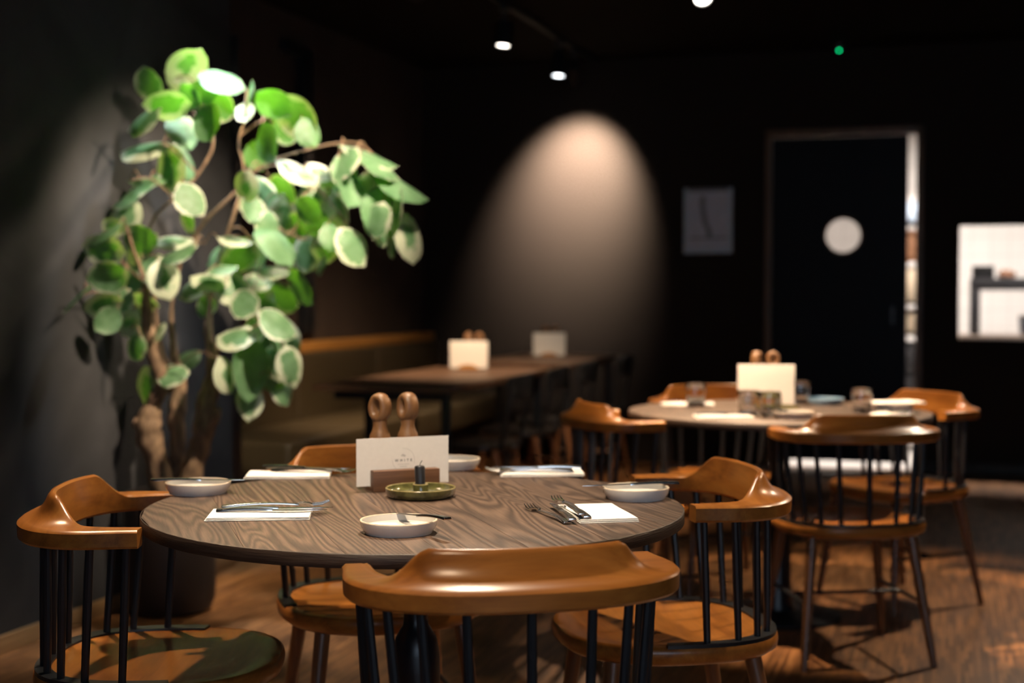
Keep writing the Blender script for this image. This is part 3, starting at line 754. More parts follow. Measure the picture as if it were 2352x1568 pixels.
# ------------------------------------------------------------------ potted plant
plant = thing('potted_plant', 'tall potted tree with round variegated green leaves beside the plaster wall', 'plant', (-2.80, 4.70, 0))
PO = Vector((-2.80, 4.70, 0))
MB().lathe([(0, 0), (0.125, 0), (0.15, 0.012), (0.164, 0.05), (0.168, 0.12), (0.168, 0.44), (0.165, 0.45), (0.155, 0.45), (0.152, 0.44), (0.152, 0.40), (0, 0.40)], 48).build('pot', 'pot', plant)
sb = MB().lathe([(0, 0.425), (0.05, 0.428), (0.10, 0.422), (0.151, 0.415), (0.151, 0.395), (0, 0.395)], 32)
sb.build('soil', 'soil', plant)
STEMS = {
'tL':[(-2.809,4.678,0.441,0.0256),(-2.833,4.671,0.564,0.0256),(-2.856,4.643,0.688,0.028),(-2.836,4.649,0.778,0.0187),(-2.794,4.641,0.86,0.0169),(-2.816,4.614,0.99,0.0152),(-2.823,4.591,1.095,0.0134),(-2.82,4.571,1.23,0.0084),(-2.843,4.532,1.356,0.0066),(-2.854,4.508,1.434,0.005)],
'tLs':[(-2.856,4.643,0.68,0.017),(-2.884,4.624,0.71,0.0152),(-2.894,4.61,0.722,0.0101)],
'tC':[(-2.799,4.745,0.433,0.0189),(-2.793,4.746,0.59,0.0172),(-2.795,4.746,0.722,0.0189),(-2.784,4.749,0.853,0.0172),(-2.811,4.751,0.985,0.0095),(-2.819,4.759,1.149,0.0069),(-2.786,4.769,1.313,0.0069),(-2.689,4.779,1.46,0.006),(-2.564,4.786,1.572,0.006),(-2.525,4.798,1.653,0.0051)],
'tR':[(-2.732,4.703,0.441,0.0256),(-2.7,4.712,0.564,0.0238),(-2.668,4.722,0.678,0.0221),(-2.661,4.745,0.807,0.0205),(-2.64,4.762,0.913,0.0171),(-2.666,4.765,1.035,0.0112),(-2.667,4.775,1.166,0.0077),(-2.633,4.775,1.313,0.0069),(-2.573,4.783,1.475,0.0069),(-2.528,4.786,1.636,0.006),(-2.536,4.763,1.747,0.0051),(-2.514,4.77,1.844,0.0043),(-2.506,4.772,1.948,0.0034)],
'tRs':[(-2.665,4.723,0.662,0.0153),(-2.62,4.716,0.721,0.0119),(-2.598,4.713,0.765,0.0076)],
'tM':[(-2.828,4.778,0.818,0.0139),(-2.867,4.744,1.017,0.0069),(-2.859,4.694,1.247,0.006),(-2.825,4.621,1.439,0.0051),(-2.725,4.621,1.541,0.005),(-2.64,4.647,1.628,0.005),(-2.586,4.664,1.755,0.005),(-2.661,4.641,1.866,0.0042),(-2.623,4.653,1.968,0.0034)],
'b1':[(-2.552,4.79,1.605,0.0051),(-2.43,4.806,1.681,0.0043),(-2.293,4.817,1.721,0.0042),(-2.162,4.837,1.746,0.0042),(-2.074,4.854,1.734,0.0042),(-2.001,4.866,1.646,0.0034),(-1.971,4.875,1.566,0.0034),(-1.933,4.887,1.47,0.0025)],
'b2':[(-2.525,4.766,1.779,0.0034),(-2.456,4.788,1.831,0.0034),(-2.378,4.812,1.857,0.0034),(-2.317,4.831,1.836,0.0026)],
'b3':[(-2.505,4.794,1.636,0.0043),(-2.395,4.807,1.67,0.0034),(-2.302,4.835,1.635,0.0034),(-2.225,4.839,1.553,0.0034),(-2.152,4.851,1.472,0.0025),(-2.121,4.86,1.408,0.0025)],
'b4':[(-2.557,4.788,1.524,0.0043),(-2.458,4.787,1.506,0.0034),(-2.372,4.793,1.424,0.0034),(-2.286,4.799,1.391,0.0025)],
'b5':[(-2.649,4.77,1.231,0.0043),(-2.549,4.77,1.263,0.0034),(-2.454,4.778,1.279,0.0034),(-2.342,4.802,1.231,0.0025)],
'b6':[(-2.646,4.76,0.954,0.0051),(-2.538,4.763,1.036,0.0043),(-2.435,4.773,1.077,0.0034),(-2.377,4.781,1.005,0.0034),(-2.366,4.774,0.876,0.0025)],
'b7':[(-2.82,4.571,1.23,0.0042),(-2.876,4.511,1.309,0.0033),(-2.897,4.494,1.371,0.0025)],
'b8':[(-2.82,4.581,1.127,0.0042),(-2.87,4.513,1.167,0.0033),(-2.925,4.433,1.195,0.0025),(-2.929,4.345,1.191,0.0024)],
'b9':[(-2.794,4.641,0.86,0.0051),(-2.771,4.628,0.909,0.0034),(-2.706,4.627,0.935,0.0025)],
'b10':[(-2.725,4.621,1.541,0.0034),(-2.797,4.578,1.611,0.0025),(-2.849,4.53,1.6,0.0025)],
'b11':[(-2.64,4.647,1.628,0.0034),(-2.705,4.606,1.705,0.0033),(-2.75,4.592,1.737,0.0025)],
'b12':[(-2.643,4.646,1.834,0.0034),(-2.712,4.604,1.844,0.0025),(-2.757,4.59,1.855,0.0025)],
'b13':[(-2.67,4.774,1.166,0.0034),(-2.684,4.717,1.247,0.0034),(-2.573,4.731,1.247,0.0025)],
'b14':[(-2.786,4.769,1.313,0.0035),(-2.737,4.732,1.377,0.0026),(-2.659,4.725,1.376,0.0026)],
'b15':[(-2.82,4.591,1.055,0.0034),(-2.836,4.545,1.095,0.0025),(-2.859,4.537,1.056,0.0025)],
}
LEAVES = [  # base, tip direction, upper-side normal, length, stem, attach point
 ((-2.727,4.630,1.974),(0.663,-0.045,0.748),(-0.634,0.498,0.592),0.159,'tM',(-2.633,4.650,1.942)),
 ((-2.697,4.777,1.962),(-0.706,-0.514,0.487),(-0.090,0.747,0.658),0.144,'tM',(-2.633,4.650,1.942)),
 ((-2.834,4.674,1.908),(-0.125,-0.175,0.977),(0.095,0.978,0.188),0.128,'b12',(-2.757,4.590,1.855)),
 ((-2.567,4.541,1.970),(0.910,0.376,-0.176),(0.362,-0.512,0.779),0.162,'tM',(-2.623,4.653,1.968)),
 ((-2.612,4.536,1.868),(-0.908,-0.419,0.005),(-0.242,0.533,0.811),0.162,'b12',(-2.678,4.625,1.839)),
 ((-2.702,4.488,1.843),(-0.941,0.001,-0.337),(-0.221,-0.758,0.614),0.155,'b12',(-2.735,4.597,1.849)),
 ((-2.639,4.675,1.913),(0.881,0.326,-0.343),(-0.152,0.881,0.448),0.142,'tM',(-2.642,4.647,1.917)),
 ((-2.577,4.592,1.866),(0.396,-0.154,-0.905),(0.251,0.967,-0.055),0.145,'tM',(-2.642,4.647,1.838)),
 ((-2.783,4.731,1.867),(0.519,0.001,-0.855),(0.780,-0.408,0.474),0.148,'b12',(-2.746,4.593,1.852)),
 ((-2.787,4.681,1.737),(-0.986,-0.145,0.081),(0.141,-0.474,0.869),0.191,'b11',(-2.750,4.592,1.737)),
 ((-2.849,4.821,1.761),(0.437,0.432,-0.789),(0.896,-0.129,0.426),0.159,'b11',(-2.750,4.592,1.737)),
 ((-2.830,4.785,1.747),(-0.212,0.109,-0.971),(-0.369,-0.929,-0.024),0.184,'b11',(-2.750,4.592,1.737)),
 ((-2.292,4.687,1.840),(-0.626,-0.464,0.627),(-0.039,0.822,0.569),0.139,'b2',(-2.332,4.826,1.841)),
 ((-2.349,4.716,1.886),(0.814,0.294,-0.501),(0.037,0.834,0.550),0.184,'b2',(-2.378,4.812,1.857)),
 ((-2.248,4.696,1.819),(0.468,0.175,-0.866),(0.693,-0.680,0.238),0.110,'b2',(-2.317,4.831,1.836)),
 ((-2.441,4.840,1.824),(0.937,0.109,-0.332),(0.028,0.924,0.381),0.122,'b2',(-2.437,4.794,1.838)),
 ((-2.520,4.782,1.895),(0.258,-0.272,-0.927),(-0.061,0.953,-0.297),0.084,'tR',(-2.510,4.771,1.896)),
 ((-2.374,4.628,1.787),(0.543,-0.114,-0.832),(0.422,0.893,0.154),0.145,'b2',(-2.437,4.794,1.838)),
 ((-2.488,4.838,1.653),(-0.135,-0.147,0.980),(0.051,0.987,0.155),0.115,'b1',(-2.491,4.798,1.643)),
 ((-2.459,4.684,1.869),(-0.027,0.088,0.996),(-0.804,-0.594,0.031),0.101,'tR',(-2.512,4.771,1.870)),
 ((-2.375,4.755,1.674),(0.849,0.459,-0.261),(0.437,-0.334,0.835),0.175,'b3',(-2.395,4.807,1.670)),
 ((-2.559,4.861,1.621),(0.622,0.165,-0.766),(0.625,-0.693,0.359),0.179,'tC',(-2.545,4.792,1.613)),
 ((-2.275,4.810,1.594),(0.309,0.152,-0.939),(0.667,-0.738,0.100),0.124,'b3',(-2.264,4.837,1.594)),
 ((-2.439,4.934,1.565),(0.180,0.004,-0.984),(0.949,-0.263,0.173),0.173,'b4',(-2.458,4.787,1.506)),
 ((-2.416,4.706,1.438),(0.717,0.051,-0.695),(0.682,-0.253,0.686),0.187,'b4',(-2.415,4.790,1.465)),
 ((-2.656,4.537,1.580),(0.575,0.296,-0.763),(0.770,-0.512,0.381),0.138,'tM',(-2.683,4.634,1.584)),
 ((-2.783,4.793,1.532),(0.547,-0.138,-0.825),(0.560,0.793,0.239),0.130,'tC',(-2.689,4.779,1.460)),
 ((-2.799,4.631,1.626),(-0.866,-0.267,-0.423),(-0.255,-0.492,0.833),0.204,'b10',(-2.797,4.578,1.611)),
 ((-2.970,4.714,1.617),(0.918,0.357,0.171),(-0.040,-0.346,0.937),0.142,'b10',(-2.823,4.554,1.606)),
 ((-2.917,4.578,1.415),(0.155,0.087,0.984),(-0.015,-0.996,0.090),0.138,'tL',(-2.851,4.514,1.414)),
 ((-2.828,4.433,1.441),(-0.923,-0.172,-0.344),(-0.238,-0.448,0.862),0.148,'tL',(-2.854,4.508,1.434)),
 ((-2.925,4.474,1.419),(0.922,0.180,0.344),(-0.323,0.847,0.421),0.082,'b7',(-2.897,4.494,1.371)),
 ((-2.839,4.463,1.337),(-0.943,-0.285,0.174),(-0.171,0.860,0.480),0.145,'b7',(-2.886,4.502,1.340)),
 ((-2.817,4.450,1.258),(-0.971,-0.237,-0.002),(-0.207,0.843,0.496),0.141,'b7',(-2.862,4.526,1.289)),
 ((-2.922,4.605,1.375),(0.929,0.138,0.343),(-0.288,0.851,0.439),0.138,'tM',(-2.834,4.639,1.391)),
 ((-2.964,4.698,1.357),(0.862,0.125,-0.492),(-0.009,0.973,0.230),0.115,'tM',(-2.842,4.658,1.343)),
 ((-2.830,4.595,1.322),(0.680,-0.109,-0.725),(-0.110,0.963,-0.248),0.122,'tL',(-2.832,4.551,1.293)),
 ((-2.714,4.507,1.314),(0.346,0.037,-0.937),(0.845,-0.447,0.295),0.148,'tL',(-2.832,4.551,1.293)),
 ((-2.850,4.262,1.214),(-0.813,-0.113,-0.572),(-0.500,-0.369,0.783),0.133,'b8',(-2.929,4.345,1.191)),
 ((-2.851,4.465,1.163),(-0.895,-0.414,-0.168),(-0.407,0.601,0.688),0.134,'b8',(-2.884,4.493,1.174)),
 ((-2.951,4.692,1.175),(0.912,0.371,-0.176),(-0.123,0.655,0.745),0.108,'tM',(-2.861,4.707,1.190)),
 ((-2.854,4.454,1.131),(-0.649,-0.440,-0.621),(-0.713,0.636,0.294),0.109,'b8',(-2.884,4.493,1.174)),
 ((-2.851,4.600,1.105),(-0.931,-0.125,-0.343),(0.007,-0.946,0.325),0.113,'tL',(-2.823,4.591,1.095)),
 ((-2.876,4.636,1.141),(-0.228,0.171,-0.958),(-0.401,-0.914,-0.068),0.110,'tL',(-2.822,4.586,1.129)),
 ((-2.799,4.515,1.036),(-0.657,0.007,-0.753),(-0.151,-0.981,0.122),0.103,'b15',(-2.853,4.539,1.066)),
 ((-2.768,4.553,1.021),(0.284,0.234,0.930),(-0.487,-0.800,0.350),0.075,'b15',(-2.820,4.591,1.055)),
 ((-2.693,4.711,1.379),(-0.984,-0.075,0.162),(0.178,-0.315,0.932),0.169,'b14',(-2.698,4.729,1.377)),
 ((-2.576,4.512,1.356),(-0.971,-0.161,-0.177),(-0.072,-0.508,0.858),0.144,'b14',(-2.659,4.725,1.376)),
 ((-2.575,4.671,1.398),(0.933,0.359,-0.002),(0.117,-0.298,0.948),0.127,'b14',(-2.659,4.725,1.376)),
 ((-2.645,4.899,1.369),(-0.823,-0.268,-0.500),(-0.090,-0.808,0.583),0.117,'tR',(-2.618,4.777,1.353)),
 ((-2.507,4.826,1.382),(-0.712,-0.287,-0.640),(-0.669,0.554,0.495),0.166,'tR',(-2.588,4.781,1.435)),
 ((-2.559,4.893,1.363),(0.554,-0.180,-0.813),(0.094,0.984,-0.154),0.120,'tR',(-2.603,4.779,1.394)),
 ((-2.355,4.972,1.410),(-0.144,-0.123,-0.982),(-0.150,-0.978,0.144),0.143,'b4',(-2.350,4.795,1.416)),
 ((-2.251,4.879,1.419),(0.129,0.163,-0.978),(0.552,-0.832,-0.066),0.118,'b4',(-2.286,4.799,1.391)),
 ((-2.109,4.727,1.423),(0.612,0.196,-0.766),(0.738,-0.490,0.464),0.156,'b3',(-2.129,4.858,1.424)),
 ((-2.191,4.765,1.326),(0.081,-0.260,-0.962),(0.660,0.737,-0.144),0.075,'b4',(-2.286,4.799,1.391)),
 ((-2.123,4.756,1.725),(0.810,0.568,-0.143),(0.307,-0.204,0.930),0.223,'b1',(-2.140,4.841,1.743)),
 ((-2.045,4.737,1.690),(0.779,0.529,-0.338),(0.525,-0.254,0.812),0.168,'b1',(-2.056,4.857,1.712)),
 ((-2.051,4.731,1.713),(-0.697,-0.330,-0.637),(-0.208,-0.757,0.619),0.149,'b1',(-2.056,4.857,1.712)),
 ((-2.118,4.722,1.681),(0.410,0.324,-0.852),(0.883,-0.375,0.282),0.146,'b1',(-2.140,4.841,1.743)),
 ((-2.023,4.796,1.628),(0.784,0.521,-0.338),(0.495,-0.195,0.847),0.238,'b1',(-2.001,4.866,1.646)),
 ((-2.127,4.992,1.643),(0.209,-0.093,-0.973),(0.377,0.926,-0.007),0.138,'b1',(-2.037,4.860,1.690)),
 ((-2.077,4.755,1.624),(-0.064,-0.354,-0.933),(-0.886,0.450,-0.110),0.139,'b1',(-2.019,4.863,1.668)),
 ((-1.993,4.820,1.581),(0.195,-0.043,-0.980),(0.918,-0.343,0.198),0.201,'b1',(-1.978,4.873,1.586)),
 ((-1.964,4.759,1.517),(-0.278,-0.251,-0.927),(-0.220,-0.923,0.315),0.131,'b1',(-1.962,4.878,1.542)),
 ((-1.909,4.810,1.559),(0.116,-0.082,-0.990),(0.804,0.592,0.045),0.157,'b1',(-1.962,4.878,1.542)),
 ((-1.942,4.920,1.489),(0.343,-0.073,-0.937),(0.914,-0.205,0.351),0.193,'b1',(-1.943,4.884,1.494)),
 ((-2.019,5.005,1.427),(0.155,-0.212,-0.965),(0.775,0.632,-0.015),0.108,'b1',(-1.933,4.887,1.470)),
 ((-2.005,4.840,1.431),(0.326,0.104,-0.940),(0.330,0.919,0.216),0.072,'b1',(-1.933,4.887,1.470)),
 ((-2.215,4.880,1.572),(0.425,0.291,-0.857),(0.899,-0.246,0.362),0.151,'b3',(-2.225,4.839,1.553)),
 ((-2.309,4.863,1.489),(0.782,0.372,-0.500),(-0.110,0.872,0.477),0.133,'b4',(-2.329,4.796,1.407)),
 ((-2.451,4.975,1.473),(0.884,0.317,-0.343),(-0.050,0.795,0.604),0.155,'b4',(-2.437,4.788,1.486)),
 ((-2.704,4.826,1.251),(-0.855,-0.301,-0.422),(-0.105,-0.696,0.710),0.135,'tR',(-2.650,4.775,1.240)),
 ((-2.512,4.627,1.221),(-0.924,-0.179,0.337),(0.381,-0.400,0.833),0.147,'b13',(-2.573,4.731,1.247)),
 ((-2.571,4.649,1.244),(0.695,0.531,-0.485),(0.699,-0.656,0.284),0.141,'b13',(-2.573,4.731,1.247)),
 ((-2.540,4.531,1.271),(0.814,0.480,0.327),(-0.083,-0.462,0.883),0.109,'b13',(-2.573,4.731,1.247)),
 ((-2.329,4.770,1.279),(0.648,0.169,-0.743),(0.415,0.739,0.531),0.152,'b5',(-2.342,4.802,1.231)),
 ((-2.540,5.005,1.205),(0.931,0.145,-0.335),(0.025,0.891,0.453),0.141,'b5',(-2.525,4.772,1.267)),
 ((-2.570,4.970,1.226),(0.291,0.205,-0.935),(0.065,0.970,0.233),0.130,'b5',(-2.574,4.770,1.255)),
 ((-2.598,4.903,1.238),(0.877,0.451,0.165),(0.183,-0.632,0.753),0.117,'b5',(-2.599,4.770,1.247)),
 ((-2.413,4.644,1.027),(-0.985,-0.058,0.161),(0.164,-0.578,0.799),0.157,'b6',(-2.406,4.777,1.041)),
 ((-2.392,4.642,1.119),(0.737,0.462,-0.493),(0.667,-0.378,0.642),0.157,'b6',(-2.435,4.773,1.077)),
 ((-2.417,4.843,1.105),(0.514,0.023,-0.858),(0.819,-0.311,0.482),0.170,'b6',(-2.435,4.773,1.077)),
 ((-2.502,4.890,1.057),(0.143,0.123,-0.982),(0.943,-0.319,0.097),0.150,'b6',(-2.486,4.768,1.056)),
 ((-2.436,4.843,1.001),(0.272,-0.003,-0.962),(0.895,-0.366,0.254),0.140,'b6',(-2.391,4.779,1.023)),
 ((-2.292,4.645,0.999),(0.331,0.088,-0.940),(0.909,-0.299,0.292),0.149,'b6',(-2.374,4.779,0.973)),
 ((-2.469,4.939,0.888),(0.425,0.055,-0.904),(0.878,-0.268,0.397),0.132,'b6',(-2.369,4.776,0.908)),
 ((-2.450,4.869,0.931),(-0.022,0.072,-0.997),(0.618,-0.783,-0.070),0.119,'b6',(-2.372,4.777,0.940)),
 ((-2.456,4.694,1.030),(-0.086,-0.017,-0.996),(-0.984,0.156,0.082),0.238,'b6',(-2.486,4.768,1.056)),
 ((-2.490,4.748,0.868),(-0.170,-0.036,-0.985),(-0.935,0.320,0.150),0.150,'b6',(-2.366,4.774,0.876)),
 ((-2.842,4.835,0.915),(0.672,0.389,0.630),(-0.099,-0.796,0.597),0.102,'tM',(-2.848,4.761,0.917)),
 ((-2.808,4.624,0.890),(0.968,0.178,0.177),(-0.003,-0.697,0.717),0.123,'tL',(-2.800,4.634,0.893)),
 ((-2.872,4.712,0.909),(-0.457,0.094,-0.885),(-0.346,-0.935,0.079),0.171,'tM',(-2.848,4.761,0.917)),
 ((-2.520,4.574,0.957),(0.363,0.358,-0.860),(0.931,-0.167,0.324),0.138,'b9',(-2.706,4.627,0.935)),
 ((-2.564,4.964,1.152),(0.722,0.255,-0.643),(0.059,0.903,0.425),0.118,'tR',(-2.667,4.775,1.166)),
 ((-2.445,4.683,1.201),(-0.486,-0.116,-0.866),(-0.545,0.815,0.197),0.115,'b5',(-2.426,4.784,1.267)),
 ((-2.487,5.025,1.447),(0.745,0.184,-0.641),(0.204,0.852,0.482),0.134,'b4',(-2.437,4.788,1.486)),
 ((-2.409,4.717,1.493),(0.313,0.141,-0.939),(0.870,-0.439,0.224),0.119,'b4',(-2.437,4.788,1.486)),
 ((-2.416,4.607,1.627),(-0.396,0.184,-0.900),(-0.165,-0.978,-0.127),0.117,'b3',(-2.450,4.800,1.653)),
 ((-2.504,4.952,1.629),(0.840,0.215,-0.499),(0.172,0.766,0.620),0.136,'b1',(-2.491,4.798,1.643)),
 ((-2.253,4.937,1.648),(0.214,-0.108,-0.971),(0.281,0.959,-0.045),0.123,'b3',(-2.283,4.836,1.615)),
 ((-2.313,4.862,1.661),(0.845,0.504,-0.177),(0.460,-0.520,0.720),0.111,'b3',(-2.302,4.835,1.635)),
 ((-2.624,4.621,1.885),(0.518,-0.017,0.855),(-0.698,0.569,0.434),0.108,'tM',(-2.652,4.644,1.892)),
 ((-2.615,4.611,1.865),(-0.469,-0.173,0.866),(0.210,0.931,0.299),0.104,'tM',(-2.642,4.647,1.838)),
 ((-2.435,4.683,1.551),(-0.113,-0.216,-0.970),(-0.857,0.515,-0.015),0.108,'b4',(-2.458,4.787,1.506)),
 ((-2.248,4.672,1.533),(0.704,0.304,-0.643),(0.062,0.874,0.481),0.114,'b3',(-2.225,4.839,1.553)),
 ((-2.427,4.707,1.269),(0.897,0.410,0.168),(0.049,-0.468,0.882),0.112,'b5',(-2.454,4.778,1.279)),
 ((-2.675,4.794,1.189),(-0.496,-0.079,-0.865),(-0.767,0.506,0.394),0.093,'tR',(-2.659,4.775,1.203)),
 ((-2.479,4.785,1.105),(-0.022,0.070,-0.997),(0.178,0.982,0.065),0.106,'b6',(-2.461,4.771,1.067)),
 ((-2.854,4.626,1.265),(-0.865,-0.372,-0.337),(-0.486,0.790,0.374),0.105,'tM',(-2.851,4.676,1.295)),
 ((-2.849,4.515,1.206),(-0.563,-0.337,-0.755),(-0.752,0.588,0.298),0.103,'b8',(-2.870,4.513,1.167)),
 ((-2.151,4.689,1.439),(0.501,0.071,-0.863),(0.743,-0.546,0.386),0.106,'b3',(-2.144,4.853,1.456)),
]

rp = random.Random(11)
stem_mb = {}
for k, pts in STEMS.items():
    P = [Vector(p[:3]) - PO for p in pts]; R0 = [p[3] for p in pts]
    R0 = [r * (1 + 0.75 * sstep((r - 0.005) / 0.010)) for r in R0]
    if k in ('tL', 'tC', 'tR'): P.insert(0, Vector((P[0].x * 0.6, P[0].y * 0.6, 0.40))); R0.insert(0, R0[0] * 1.15)
    sp = smooth_path(P, 5); rr = []
    for i in range(len(P) - 1):
        for j in range(5): rr.append(R0[i] + (R0[i + 1] - R0[i]) * j / 5)
    rr.append(R0[-1])
    thick = R0[0] > 0.012
    if thick: rr = [r * rp.uniform(0.88, 1.14) for r in rr]; sp = [p + Vector((rp.uniform(-1, 1), rp.uniform(-1, 1), 0)) * r * 0.12 for p, r in zip(sp, rr)]
    stem_mb[k] = MB().tube(sp, rr, 10 if thick else 6)
# leaf meshes: a few shapes shared by all leaves
def leaf_mesh(seed):
    r = random.Random(seed); V = []; F = []; E = []
    ny, nx = 7, 6
    cup, droop, wav = r.uniform(0.05, 0.16), r.uniform(0.05, 0.22), r.uniform(0.008, 0.025)
    ph = r.uniform(0, 6)
    for i in range(ny + 1):
        v = i / ny; t = max(v, 0.0)
        hw = 0.485 * (math.sin(PI * min(1, t ** 0.93)) ** 0.56 if 0 < t < 1 else 0.0)
        for j in range(nx + 1):
            u = -1 + 2 * j / nx
            x = hw * u; y = v - 0.06 * abs(u) * (1 - v) + 0.02 * math.sin(3 * v + ph) * u
            z = -cup * (u * u) * hw * 1.4 - droop * v * v + wav * math.sin(9 * v + ph) * u + 0.012 * (1 - abs(u))
            V.append((x, y, z)); E.append(max(abs(u), abs(2 * v - 1) ** 1.4))
    for i in range(ny):
        for j in range(nx):
            a = i * (nx + 1) + j; F.append((a, a + 1, a + nx + 2, a + nx + 1))
    me = bpy.data.meshes.new('leaf'); me.from_pydata(V, [], F); me.update()
    at = me.attributes.new('edge', 'FLOAT', 'POINT')
    for i, e in enumerate(E): at.data[i].value = e
    for p in me.polygons: p.use_smooth = True
    me.materials.append(M['leaf'])
    return me
LM = [leaf_mesh(s) for s in range(7)]
for i, (b, d, n, s, k, att) in enumerate(LEAVES):
    b, d, n = Vector(b) - PO, Vector(d).normalized(), Vector(n).normalized()
    o = obj('leaf', LM[i % 7], plant)
    x = d.cross(n)
    o.rotation_mode = 'QUATERNION'
    o.rotation_quaternion = Matrix((x, d, n)).transposed().to_quaternion()
    o.location = b; o.scale = (s, s, s)
    a = Vector(att) - PO
    if (a - b).length < 0.4:
        mid = a.lerp(b, 0.5) + Vector((0, 0, 0.02 + 0.08 * (a - b).length)); endp = b + d * s * 0.04
        stem_mb[k].tube(smooth_path([a, mid, endp], 4), [0.0024] * 9, 5)
NM = dict(tL='trunk', tC='trunk', tR='trunk', tM='trunk', tLs='knot', tRs='knot')
for k, mb in stem_mb.items(): mb.build(NM.get(k, 'branch'), 'bark', plant, smooth=60)

# ------------------------------------------------------------------ tableware
TZ = 0.7602
def make_plate(lab, mat='china', r=0.071, h=0.024, group='small white plates'):
    t = thing('side_plate', lab, 'plate', (0, 0, 0), group=group)
    MB().lathe([(0, 0.004), (r * 0.80, 0.004), (r * 0.82, 0.0), (r * 0.86, 0.0), (r * 0.885, 0.004), (r * 0.97, h * 0.5), (r, h - 0.001), (r - 0.004, h - 0.001), (r * 0.93, h * 0.5), (r * 0.86, 0.009), (r * 0.78, 0.0075), (0, 0.0075)], 56).build('dish', mat, t, smooth=50)
    MB().lathe([(r, h - 0.001), (r - 0.0008, h + 0.0006), (r - 0.0032, h + 0.0006), (r - 0.004, h - 0.001)], 56).build('rim', 'chinarim' if mat == 'china' else mat, t)
    return t
def hnd(mb, y0, y1, w0, w1, th, z, arch):
    R = []
    for i in range(9):
        u = i / 8; y = y0 + (y1 - y0) * u; w = w0 + (w1 - w0) * u ** 1.6; zz = z + arch * math.sin(PI * u)
        R.append([(-w, y, zz), (w, y, zz), (w * 0.8, y, zz + th), (-w * 0.8, y, zz + th)])
    mb.loft(R)
def make_fork(lab):
    t = thing('fork', lab, 'fork', (0, 0, 0), group='polished forks')
    m = MB(); hnd(m, 0.045, -0.105, 0.0032, 0.0085, 0.0035, 0.001, 0.004); m.build('handle', 'steel', t, bevel=0.0008)
    m = MB(); R = []
    for i in range(7):
        u = i / 6; y = 0.043 + 0.03 * u; w = 0.0032 + 0.0085 * sstep(u); z = 0.003 + 0.002 * math.sin(PI * u) - 0.004 * u
        R.append([(-w, y, z + 0.002), (0, y, z), (w, y, z + 0.002), (w, y, z + 0.004), (0, y, z + 0.002), (-w, y, z + 0.004)])
    m.loft(R)
    m.build('fork_neck', 'steel', t, smooth=60)
    for k in range(4):
        x = -0.0098 + k * 0.0065
        MB().tube([(x, 0.071, 0.002), (x * 0.98, 0.09, 0.0035), (x * 0.93, 0.105, 0.009)], [0.0019, 0.0018, 0.0008], 6).build('tine', 'steel', t)
    return t
def make_knife(lab):
    t = thing('table_knife', lab, 'knife', (0, 0, 0), group='polished table knives')
    m = MB(); hnd(m, 0.005, -0.105, 0.0050, 0.0085, 0.0050, 0.0, 0.002); m.build('handle', 'steel', t, bevel=0.001)
    out = [(-0.0035, 0.004), (0.006, 0.004), (0.0085, 0.02), (0.009, 0.07), (0.006, 0.095), (-0.001, 0.112), (-0.004, 0.10), (-0.0045, 0.05)]
    MB().prism(out, 0.0018, 0.0034).build('blade', 'steel', t, bevel=0.0005)
    return t
def make_napkin(lab, w, l):
    t = thing('folded_napkin', lab, 'napkin', (0, 0, 0), group='folded white napkins')
    for k in range(3):
        zz = 0.0024 * k; s = 1 - 0.012 * k
        R = []
        for i in range(9):
            u = -1 + i / 4; x = w / 2 * u * s + 0.001 * k; bow = 0.0012 * math.cos(3 * u + k)
            th = 0.0021
            R.append([(x, -l / 2 * s, zz + 0.0003), (x, l / 2 * s, zz + 0.0003), (x, l / 2 * s + 0.0008, zz + th / 2), (x, l / 2 * s, zz + th + bow * 0.4), (x, 0, zz + th + bow * 0.6), (x, -l / 2 * s, zz + th + bow * 0.4), (x, -l / 2 * s - 0.0008, zz + th / 2)])
        MB().loft(R).build('fold', 'linen', t, bevel=0.0)
    return t
protos = {}
def put(kind, maker, loc, rot, lab, cat_group=None, **k):
    """first use moves the prototype itself, later ones copy it"""
    if kind not in protos:
        o = maker(lab, **k); protos[kind] = o; o.location = loc
        o.rotation_euler = rot if isinstance(rot, tuple) else (0, 0, rot); return o
    return dup(protos[kind], loc, 0, lab, rot=rot if isinstance(rot, tuple) else (0, 0, rot))
def ang(v): return math.atan2(v[1], v[0])

# plates on the nearer table
plates = [((-0.962, 2.408), 'white plate with a butter knife at the front edge of the nearer table'),
          ((-0.640, 2.960), 'white plate with a knife across it beside the foreground fork pair'),
          ((-1.572, 2.757), 'white plate with a knife across it at the plant side of the nearer table'),
          ((-1.190, 3.335), 'white plate half hidden behind the white card on the nearer table')]
for (xy, lab) in plates: put('plate', make_plate, (*xy, TZ), 0.0, lab)
plates2 = [((-0.525, 5.005), 'white plate beside the candle on the farther round table'),
           ((-0.205, 5.46), 'white plate under a folded napkin at the hatch side of the farther table'),]
for (xy, lab) in plates2: put('plate', make_plate, (*xy, TZ), 0.0, lab)
put('plateblue', make_plate, (-0.47, 5.66, TZ), 0.0, 'pale blue plate on the farther round table', mat='bluechina', group='blue plate')

# butter knives lying on plates: from handle end to tip
def lay_knife(h, tp, lab, kind='knife', maker=None):
    h, tp = Vector(h), Vector(tp); d = (tp - h).normalized(); c = h + d * 0.105
    rz = math.atan2(-d.x, d.y); rx = math.asin(max(-1, min(1, d.z)))
    return put(kind, maker or make_knife, tuple(c), (rx, 0, rz), lab)
lay_knife((-0.846, 2.350, 0.7975), (-1.010, 2.490, 0.7790), 'butter knife leaning on the rim of the frontmost plate')
lay_knife((-0.560, 3.020, 0.7862), (-0.745, 2.905, 0.7862), 'butter knife laid across the plate nearest the foreground fork pair')
lay_knife((-1.668, 2.722, 0.7862), (-1.464, 2.790, 0.7862), 'butter knife laid across the plate at the plant side')

